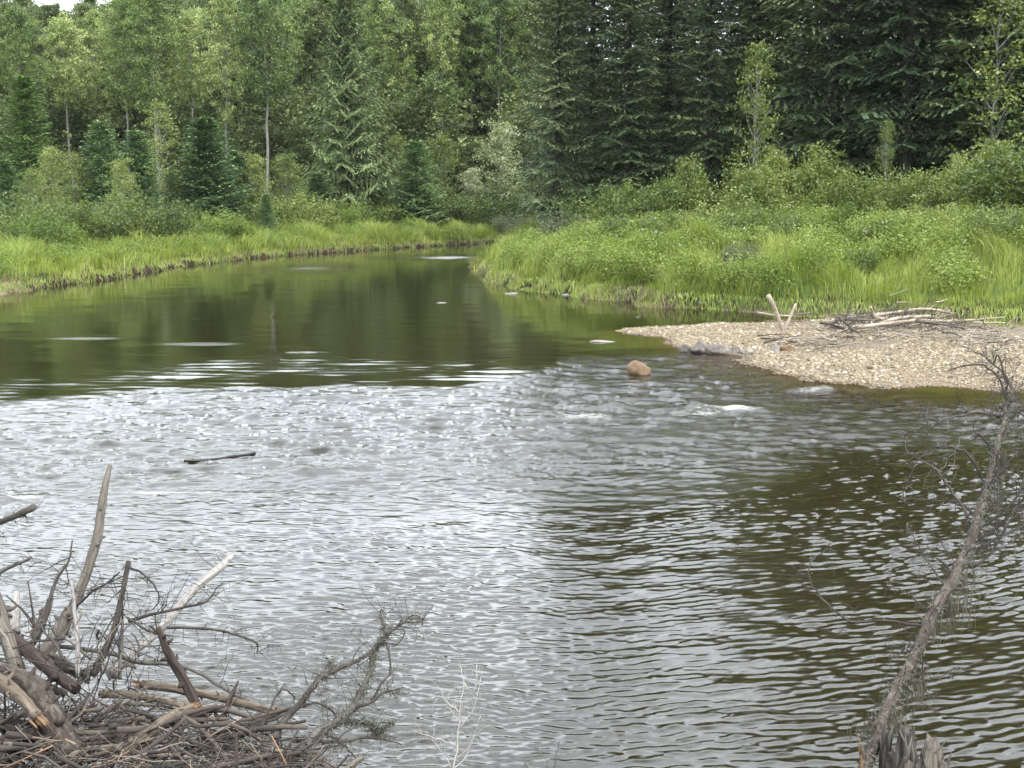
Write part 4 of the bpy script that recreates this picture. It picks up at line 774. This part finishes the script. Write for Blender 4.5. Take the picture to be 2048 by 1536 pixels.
limb(rt, base, z6((440, 960), (480, 870), (600, 730), (700, 610), (780, 560), (920, 500), (1040, 410), (1140, 310), (1240, 240), (1312, 262)), 6.1, 6.9, [8, 7, 6, 5, 4.5, 4, 3, 2, 1], 'twig', q, (26, .22, .003), 40)
limb(rt, base, z6((520, 1110), (640, 970), (720, 900), (830, 840), (880, 780), (960, 650), (1000, 560), (1020, 440), (1075, 360), (1060, 200)), 6.0, 6.8, [9, 8.5, 7.5, 7, 6, 5, 4, 3, 1.5], 'twig_grey', q, (20, .22, .003), 190, lichscale=1.0)
limb(rt, base, z6((830, 840), (900, 790), (1000, 740), (1100, 680), (1195, 660)), 6.35, 6.6, [4, 4, 3, 2.5, 1], 'twig', q, (7, .15, .003), 10)
limb(rt, base, z6((830, 850), (930, 860), (1010, 865), (1030, 920), (1140, 845)), 6.3, 6.5, [4, 4, 4, 3, 1], 'twig_grey', q, (8, .12, .003), 110, lichscale=1.0)
limb(rt, base, z6((540, 975), (700, 970), (860, 975), (1000, 950), (1185, 990)), 6.1, 6.4, [4, 3.5, 3, 2.5, 1], 'twig', q, (9, .15, .0025), 5)
limb(rt, base, z6((1000, 740), (1060, 640), (1115, 550), (1080, 380)), 6.5, 6.8, [2.5, 2.5, 2, 1.5], 'twig', q, (6, .12, .0025))
limb(rt, base, z6((0, 960), (200, 920), (420, 850), (560, 780), (700, 750), (790, 830), (740, 900)), 6.1, 6.4, [3.5, 3, 3, 2.5, 2, 1.5], 'twig', q, (14, .16, .0025))
limb(rt, base, z6((350, 940), (400, 800), (480, 670), (560, 720)), 6.1, 6.3, [2.5, 2.2, 2, 1], 'twig', q, (10, .14, .0025))
limb(rt, base, z6((720, 600), (760, 560), (757, 495)), 6.5, 6.6, [4, 5, 1], 'twig', q, None, 30)
limb(rt, base, z6((1140, 310), (1200, 330), (1165, 395), (1120, 430)), 6.8, 6.8, [1.5, 1.3, 1, .7], 'twig', q, (3, .05, .0015))
limb(rt, base, z6((700, 910), (820, 970), (880, 1030), (930, 1090)), 6.2, 6.1, [3, 2.5, 2, 1], 'twig', q, (5, .12, .002))
# pale leafless seedling
base = onY(905, 1560, 5.6); rt = droot('dead_seedling', base, 'thin pale leafless seedling standing over the water at the bottom middle', 'dead seedling')
limb(rt, base, z6((1480, 1160), (1510, 950), (1520, 760), (1545, 640), (1520, 530)), 5.6, 5.75, [2.2, 1.8, 1.4, 1, .6], 'pale_twig', q, (10, .14, .0013), 0, 'stem', 5, twmat='pale_twig', bias=(0, 0, .7))
for a in (((1520, 800), (1440, 740), (1395, 650)), ((1520, 900), (1600, 780), (1640, 600)), ((1500, 1000), (1400, 960), (1240, 910)), ((1480, 1129), (1400, 1020), (1360, 960)), ((1500, 1080), (1590, 980), (1640, 830)), ((1545, 640), (1600, 690), (1620, 520)), ((1480, 1140), (1560, 1060), (1600, 930)), ((1510, 860), (1460, 780), (1420, 800))):
    limb(rt, base, z6(*a), 5.65, 5.7, [1.4, 1, .6], 'pale_twig', q, (5, .10, .001), 0, 'branch', 4, twmat='pale_twig', bias=(0, 0, .7))
base = onY(1095, 1580, 5.4); rt = droot('dead_seedling', base, 'low tuft of bare twigs at the bottom edge right of the pale seedling', 'dead seedling')
for a in (((1090, 1580), (1095, 1530), (1070, 1495)), ((1090, 1580), (1110, 1520), (1118, 1482)), ((1090, 1570), (1060, 1545), (1050, 1520))):
    limb(rt, base, list(a), 5.4, 5.45, [1.4, 1, .6], 'twig_grey', q, (4, .07, .0012), 0, 'branch', 4)
log('driftwood_stub', [(725, 1515), (705, 1530), (680, 1560)], 5.5, 5.4, [5, 7, 8], 'grey_wood', 'small curled grey stub at the bottom edge right of the brush', group=GP, seed=44)
# leaning dead tree at the right
base = onY(1728, 1570, 5.2); rt = droot('dead_tree', base, 'leaning lichen-covered dead tree at the right, its thin top curling over the river', 'dead tree')
q = np.random.default_rng(17)
limb(rt, base, z7((390, 1600), (420, 1500), (450, 1400), (490, 1310), (530, 1230), (590, 1120), (640, 1000), (700, 900), (740, 820), (770, 760), (800, 650), (830, 560), (855, 450), (890, 340), (900, 260), (922, 225), (900, 165), (850, 115), (800, 80), (740, 55)), 5.2, 8.2, [10, 10, 9.5, 9.5, 9, 9, 9.5, 10, 9.5, 9, 8, 6.5, 5.5, 5, 4, 3, 2.5, 2, 1.5, 1], 'bark_flaky', q, (80, .24, .0028), 300, 'trunk', 10, lichscale=1.3)
BR = [(((900, 260), (880, 180), (820, 125), (750, 125), (690, 148)), 7.6, 7.8, [3, 2.5, 2.2, 1.5, 1], (7, .25, .003)), (((895, 320), (820, 290), (700, 310), (590, 350)), 7.4, 7.2, [3, 2.5, 2, 1], (8, .3, .003)), (((820, 290), (700, 285), (620, 275), (575, 320)), 7.35, 7.2, [2, 1.6, 1.2, .8], (6, .2, .002)),
      (((770, 760), (762, 650), (700, 560), (640, 480), (550, 430)), 6.8, 7.0, [4, 3.5, 2.5, 2, 1], (10, .28, .003)), (((830, 560), (790, 470), (740, 420), (640, 408)), 7.1, 7.2, [3, 2.5, 2, 1], (8, .22, .003)), (((855, 450), (835, 400), (800, 365), (790, 380)), 7.3, 7.3, [3, 2.5, 2], (6, .2, .003)),
      (((610, 1040), (480, 1020), (350, 1022), (270, 960), (215, 890), (212, 820), (272, 765)), 6.2, 6.6, [3, 2.2, 2, 1.6, 1.4, 1.2, .8], (14, .25, .002)), (((870, 520), (920, 450), (975, 400), (1050, 330)), 7.2, 7.3, [3, 2.5, 2, 1], (8, .25, .003)),
      (((790, 740), (860, 700), (920, 640), (1000, 560), (1060, 500)), 6.9, 7.1, [4, 3.5, 3, 2, 1.5], (16, .35, .003)), (((760, 790), (850, 740), (950, 690), (1050, 640)), 6.8, 7.0, [4, 3, 2.5, 1.5], (14, .3, .003)), (((740, 830), (830, 800), (900, 690), (960, 560)), 6.7, 7.0, [3, 3, 2, 1], (14, .3, .003)), (((780, 720), (880, 640), (940, 580), (990, 430)), 6.9, 7.2, [3, 3, 2, 1], (12, .3, .003)),
      (((640, 1000), (560, 930), (500, 900), (490, 870)), 6.3, 6.5, [2, 1.6, 1, .6], (6, .15, .002)), (((560, 1100), (520, 1140), (480, 1140)), 6.0, 6.0, [2, 1.2, .8], (4, .12, .002)), (((690, 900), (640, 840), (580, 740), (545, 680)), 6.5, 6.8, [2.5, 2, 1.5, .8], (8, .2, .002)), (((720, 860), (650, 800), (580, 790)), 6.6, 6.7, [2.5, 1.6, 1], (8, .22, .002)),
      (((600, 1130), (610, 1250), (600, 1310)), 6.0, 5.9, [2, 1.5, 1], (8, .14, .002)), (((560, 1240), (640, 1220), (740, 1200)), 5.9, 6.0, [2, 1.5, 1], (6, .12, .002)), (((900, 330), (935, 290), (1000, 330), (1060, 420)), 7.4, 7.4, [2.5, 2, 1.5, 1], (8, .25, .003)), (((895, 230), (900, 180), (870, 90), (855, 115)), 7.7, 7.8, [2, 1.6, 1], (4, .12, .002)),
      (((800, 660), (740, 610), (690, 600), (530, 590)), 7.0, 7.2, [2.5, 2, 1.4, .8], (8, .2, .002)), (((640, 420), (580, 470), (540, 590), (640, 640)), 7.2, 7.2, [1.2, 1, .8, .6], (4, .14, .0015))]
for pts, a, b_, rr, tw in BR:
    limb(rt, base, z7(*pts), a, b_, rr, 'twig', q, tw, 4, 'branch', 6, twmat='twig' if q.random() < .6 else 'twig_grey')
# hanging beard lichen
def beards(rt, base, spots):
    for (px, py, Y, ln, w, n) in spots:
        g = G()
        for _ in range(n):
            p = onY(*z7((px, py))[0], Y)+np.array([q.normal(0, w), q.normal(0, .02), q.normal(0, .02)]); l = ln*q.uniform(.3, 1); k = 5
            P = p+np.stack([np.cumsum(q.normal(0, .004, k)), np.cumsum(q.normal(0, .004, k)), -np.linspace(0, l, k)], 1); tube(g, P, np.linspace(.0022, .0008, k), 3, cap=False)
        g.build('beard_lichen', M['beard'], rt, loc=base)
beards(rt, base, [(880, 440, 7.3, .38, .018, 60), (895, 350, 7.5, .12, .02, 20), (825, 560, 7.1, .18, .02, 40), (700, 940, 6.5, .22, .07, 120), (745, 850, 6.7, .16, .05, 60), (570, 1200, 6.0, .20, .04, 90), (540, 1240, 5.9, .12, .05, 60), (470, 1350, 5.6, .12, .05, 90), (430, 1400, 5.5, .10, .05, 70), (640, 1030, 6.3, .12, .04, 60), (500, 1330, 5.7, .1, .05, 60)])
# broken stumps at the bottom right
def stump(px, pyt, Y, w, mat, label, seed, hgt=.75, spikes=9):
    q = np.random.default_rng(seed); P = onY(px, pyt, Y); k = pxm(P); r = w/k/2; ns = 26; V = []; nr = 6
    ridge = 1+.10*np.sin(np.arange(ns)*2.1+seed)+q.normal(0, .07, ns); top = np.repeat(q.uniform(-.17, .03, 9), 3)[:ns]+q.uniform(-.02, .01, ns)
    for j in range(nr):
        for i in range(ns):
            a = 2*math.pi*i/ns; t = j/(nr-1); rr = r*ridge[i]*(1.22-.25*t); V.append((math.cos(a)*rr, math.sin(a)*rr, -hgt+(hgt+top[i])*t))
    for i in range(ns): a = 2*math.pi*i/ns; V.append((math.cos(a)*r*.7*ridge[i], math.sin(a)*r*.7*ridge[i], top[i]-.05))
    V.append((0, 0, -.16)); F = [(j*ns+i, j*ns+(i+1) % ns, (j+1)*ns+(i+1) % ns, (j+1)*ns+i) for j in range(nr) for i in range(ns)]; F3 = [(nr*ns+i, nr*ns+(i+1) % ns, (nr+1)*ns) for i in range(ns)]
    g = G(); g.add(V, F, F3); root = droot('tree_stump', P+np.array([0, 0, -hgt]), label, 'stump')
    o = g.build('stump_body', M[mat], root); o.location = (0, 0, hgt)
    g = G()
    for _ in range(spikes):
        a = q.random()*6.28; rr = r*q.uniform(.5, 1.0); p = np.array([math.cos(a)*rr, math.sin(a)*rr, -.12]); l = q.uniform(.06, .17); tube(g, [p, p+np.array([q.normal(0, .008), q.normal(0, .008), l*.6]), p+np.array([q.normal(0, .015), q.normal(0, .015), l])], [.009, .006, .001], 4, .1)
    o = g.build('splinters', M['grey_wood'], root); o.location = (0, 0, hgt)
stump(1798, 1450, 5.35, 66, 'stump_wood', 'dark jagged broken stump at the foot of the leaning dead tree', 3)
stump(1852, 1492, 5.15, 88, 'grey_wood', 'lower splintered grey stump right of the dark jagged one', 4, spikes=14)
log('driftwood_stick', [(1722, 1508), (1727, 1560), (1730, 1600)], 5.2, 5.2, [3, 4, 4], 'fresh_wood', 'short reddish broken stick left of the leaning tree foot', seed=51, end=(0,))

# ------------------------------------------------------------------ brush mat of the jam (stuff)
g = G(); q = np.random.default_rng(5)
for _ in range(1700):
    px = q.uniform(-40, 640); top = np.interp(px, [-40, 100, 200, 300, 420, 520, 600, 700], [1420, 1430, 1400, 1400, 1445, 1465, 1490, 1530]); py = top+(1-q.random()**1.3)*(1640-top)
    Y = np.interp(py, [1370, 1640], [6.7, 5.3])+q.normal(0, .08); p = onY(px, py, Y); az = q.normal(0, .9) if q.random() < .7 else q.random()*6.28; l = q.uniform(.10, .5)
    d = np.array([math.cos(az), math.sin(az)*.7, q.normal(0, .36)]); k = 5; pts = [p-d*l/2]
    for s in range(k-1): d = d+q.normal(0, .14, 3); pts.append(pts[-1]+nrm(d)*l/(k-1))
    r = q.choice([.0025, .004, .006, .011], p=[.45, .3, .19, .06]); tube(g, pts, np.linspace(r, r*.5, k), 4 if r < .01 else 6, cap=True, rnd=q.random())
for _ in range(120):
    px = q.uniform(-40, 360)*q.uniform(.5, 1); py = q.uniform(1250, 1470); Y = q.uniform(6.15, 6.9); p = onY(px, py, Y); l = q.uniform(.12, .45)
    d = np.array([q.normal(0, .7), q.normal(0, .4), q.normal(.1, .75)]); pts = [p-nrm(d)*l/2]
    for s in range(5): d = d+q.normal(0, .22, 3); pts.append(pts[-1]+nrm(d)*l/5)
    r = q.choice([.003, .005, .009], p=[.5, .35, .15]); tube(g, pts, np.linspace(r, r*.4, 6), 5, rnd=q.random()*.9)
for _ in range(70):
    px = q.uniform(-40, 560); py = q.uniform(1430, 1560); Y = np.interp(py, [1370, 1640], [6.6, 5.35]); p = onY(px, py, Y)+np.array([0, 0, .02]); az = q.normal(0, 1.0); l = q.uniform(.2, .6)
    d = np.array([math.cos(az), math.sin(az)*.6, q.normal(0, .18)]); pts = [p-nrm(d)*l/2]
    for s in range(5): d = d+q.normal(0, .07, 3); pts.append(pts[-1]+nrm(d)*l/5)
    r = q.uniform(.009, .018); tube(g, pts, np.linspace(r, r*.75, 6), 8, .1, rnd=q.random()*.85, seed=int(q.integers(1e6)))
m, nt, b, o = newmat('brush_twigs'); r = attr(nt, 'rnd').outputs['Fac']
nt.links.new(ramp(nt, r, [(0, (.009, .007, .005)), (.45, (.026, .019, .014)), (.75, (.060, .046, .034)), (.93, (.14, .115, .088)), (1, (.21, .115, .06))]), b.inputs['Base Color']); b.inputs['Roughness'].default_value = .85
tag(g.build('brush', m), 'tangled mat of small dead sticks covering the foot of the driftwood jam', 'brush', kind='stuff')
# earth mound carrying the jam
g = G(); nx_, ny_ = 70, 40; xs = np.linspace(-4.2, .3, nx_); ys = np.linspace(4.6, 7.3, ny_); XX, YY = np.meshgrid(xs, ys)
ex = np.clip((XX+4.2)/4.5, 0, 1); edge = 6.75-1.25*ss(XX, -2.2, -.6)
zz = -.25+(.72+.10*samp(NZ05, XX, YY)+.05*samp(NZ2, XX, YY))*ss(edge-YY, -.35, .9)*(1-ss(XX, -1.3, -.5))*ss(YY, 4.4, 5.2)+.02*samp(NZ05, XX*3, YY*3)
i = np.arange(ny_-1)[:, None]*nx_+np.arange(nx_-1)[None, :]; g.add(np.stack([XX, YY, zz], -1).reshape(-1, 3), np.stack([i, i+1, i+nx_+1, i+nx_], -1).reshape(-1, 4))
m, nt, b, o = newmat('crumbly_earth'); n = noise(nt, 12, 8, .75); nt.links.new(ramp(nt, n, [(.3, (.025, .017, .012)), (.5, (.065, .048, .036)), (.7, (.13, .10, .075))]), b.inputs['Base Color']); b.inputs['Roughness'].default_value = .95
bp = nt.nodes.new('ShaderNodeBump'); bp.inputs['Distance'].default_value = .05; nt.links.new(n, bp.inputs['Height']); nt.links.new(bp.outputs[0], b.inputs['Normal'])
tag(g.build('earth_mound', m, smooth=True), 'crumbly brown earth under the driftwood jam', 'ground', kind='structure')

# ------------------------------------------------------------------ wood in the river and on the bar
log('sunken_log', [(508, 908), (495, 909), (440, 917), (400, 921), (368, 922)], onz(508, 912)[1], onz(368, 925)[1], [4.5, 3, 2.5, 3, 3], 'black_wood', 'thin black waterlogged log awash in the riffle', seed=61)
P0 = onz(1562, 664, .15); rt = droot('forked_branch', P0, 'pale forked branch standing like a V on the gravel bar', 'driftwood')
q = np.random.default_rng(8)
limb(rt, P0, [(1566, 667), (1560, 645), (1548, 612), (1536, 590)], P0[1], P0[1]-.1, [2.5, 3, 3.5, 4.5], 'drift', q, (3, .25, .006), name='branch')
limb(rt, P0, [(1566, 667), (1578, 640), (1592, 607)], P0[1], P0[1]+.1, [2.5, 3, 2], 'drift', q, (2, .2, .006), name='branch')
DW = [([(1655, 650), (1700, 655), (1770, 648), (1830, 640)], [4, 5, 4, 3], 'drift', 'thickest bleached trunk lying across the middle of the pile'), ([(1840, 640), (1880, 642), (1940, 640), (2010, 634)], [3.5, 3, 2, 1.2], 'drift', 'longest thin pale branch reaching right from the pile'), ([(1745, 632), (1800, 624), (1850, 618), (1905, 626)], [4, 3.5, 3, 1.5], 'drift', 'highest arching pale branch on top of the pile'),
      ([(1742, 614), (1750, 634), (1780, 640), (1820, 632)], [2.5, 4.5, 4.5, 3], 'drift', 'stubby pale root end with an upturned tip at the pile'), ([(1670, 630), (1690, 645), (1712, 664)], [1.5, 2.5, 3], 'grey_wood', 'slanting grey stick left of the pile'), ([(1650, 652), (1680, 640), (1740, 640)], [2, 3, 3], 'grey_wood', 'low grey branch at the left end of the pile'),
      ([(1830, 642), (1880, 648), (1930, 657)], [3, 2.5, 2], 'grey_wood', 'grey branch sloping down on the right side of the pile'), ([(1760, 646), (1800, 636), (1860, 632)], [3, 4, 3], 'drift', 'short pale log in the heart of the pile'), ([(1515, 625), (1545, 630), (1580, 632)], [2, 2, 1.5], 'drift', 'thin pale stick at the waterline behind the forked branch'), ([(1590, 629), (1620, 627)], [2, 1.5], 'tan_wood', 'small tan stick right of the forked branch'),
      ([(1640, 646), (1665, 650), (1690, 660)], [2.5, 3, 2.5], 'brown_wood', 'dark brown stick at the left foot of the pile'), ([(1860, 636), (1900, 622), (1860, 619)], [2, 2, 1.5], 'drift', 'crooked pale twig on the right top of the pile')]
for i, (pts, rr, mm, lab) in enumerate(DW):
    yb = onz(pts[0][0], max(p[1] for p in pts)+6, .3)[1]; log('driftwood_branch', pts, yb, yb+(.6 if i % 2 else -.4), [v*.95 for v in rr], mm, lab, group='driftwood pile on the gravel bar', seed=70+i, twig=(14 if i < 8 else 3, .6, .009), sides=8)

# small flood wrack between the driftwood and along the bar
g = G(); q = np.random.default_rng(66)
for _ in range(520):
    if q.random() < .5: px = q.normal(1790, 75); py = q.normal(650, 9)
    elif q.random() < .6: px = q.uniform(1540, 2100); py = 684+6*math.sin(px*.02)+q.normal(0, 3)
    else: px = q.uniform(1640, 2100); py = q.normal(662, 10)
    p = onz(px, py, .15); p[2] = hz(p[0], p[1])+q.uniform(.0, .10 if px > 1900 or px < 1660 else .32)
    if p[1] > 38: continue
    az = q.normal(0, .8); l = q.uniform(.15, .9); d = np.array([math.cos(az), math.sin(az), q.normal(.05, .22)]); pts = [p-nrm(d)*l/2]
    for s in range(4): d = d+q.normal(0, .16, 3); pts.append(pts[-1]+nrm(d)*l/4)
    pts = np.array(pts); pts[:, 2] = np.maximum(pts[:, 2], p[2]-.03); r = q.choice([.006, .010, .018], p=[.5, .35, .15]); tube(g, pts, np.linspace(r, r*.5, 5), 4, rnd=q.random())
m, nt, b, o = newmat('wrack_sticks'); r = attr(nt, 'rnd').outputs['Fac']
nt.links.new(ramp(nt, r, [(0, (.03, .024, .018)), (.4, (.09, .07, .052)), (.7, (.22, .18, .135)), (1, (.40, .35, .28))]), b.inputs['Base Color']); b.inputs['Roughness'].default_value = .9
tag(g.build('brush', m), 'small flood-stranded twigs scattered around the driftwood pile on the gravel bar', 'brush', kind='stuff')

# ------------------------------------------------------------------ haze: a closed box of thin even air
bm = bmesh.new(); bmesh.ops.create_cube(bm, size=1); me = bpy.data.meshes.new('haze'); bm.to_mesh(me); bm.free()
hz_o = bpy.data.objects.new('haze', me); col.objects.link(hz_o); hz_o.scale = (5990, 5990, 40); hz_o.location = (0, 0, 15)
m = bpy.data.materials.new('haze'); m.use_nodes = True; nt = m.node_tree; nt.nodes.clear(); o = nt.nodes.new('ShaderNodeOutputMaterial'); v = nt.nodes.new('ShaderNodeVolumePrincipled')
v.inputs['Color'].default_value = (.86, .90, .95, 1); v.inputs['Density'].default_value = .00007; nt.links.new(v.outputs[0], o.inputs['Volume']); me.materials.append(m)
tag(hz_o, 'thin pale haze softening the far woods', 'haze', kind='stuff')
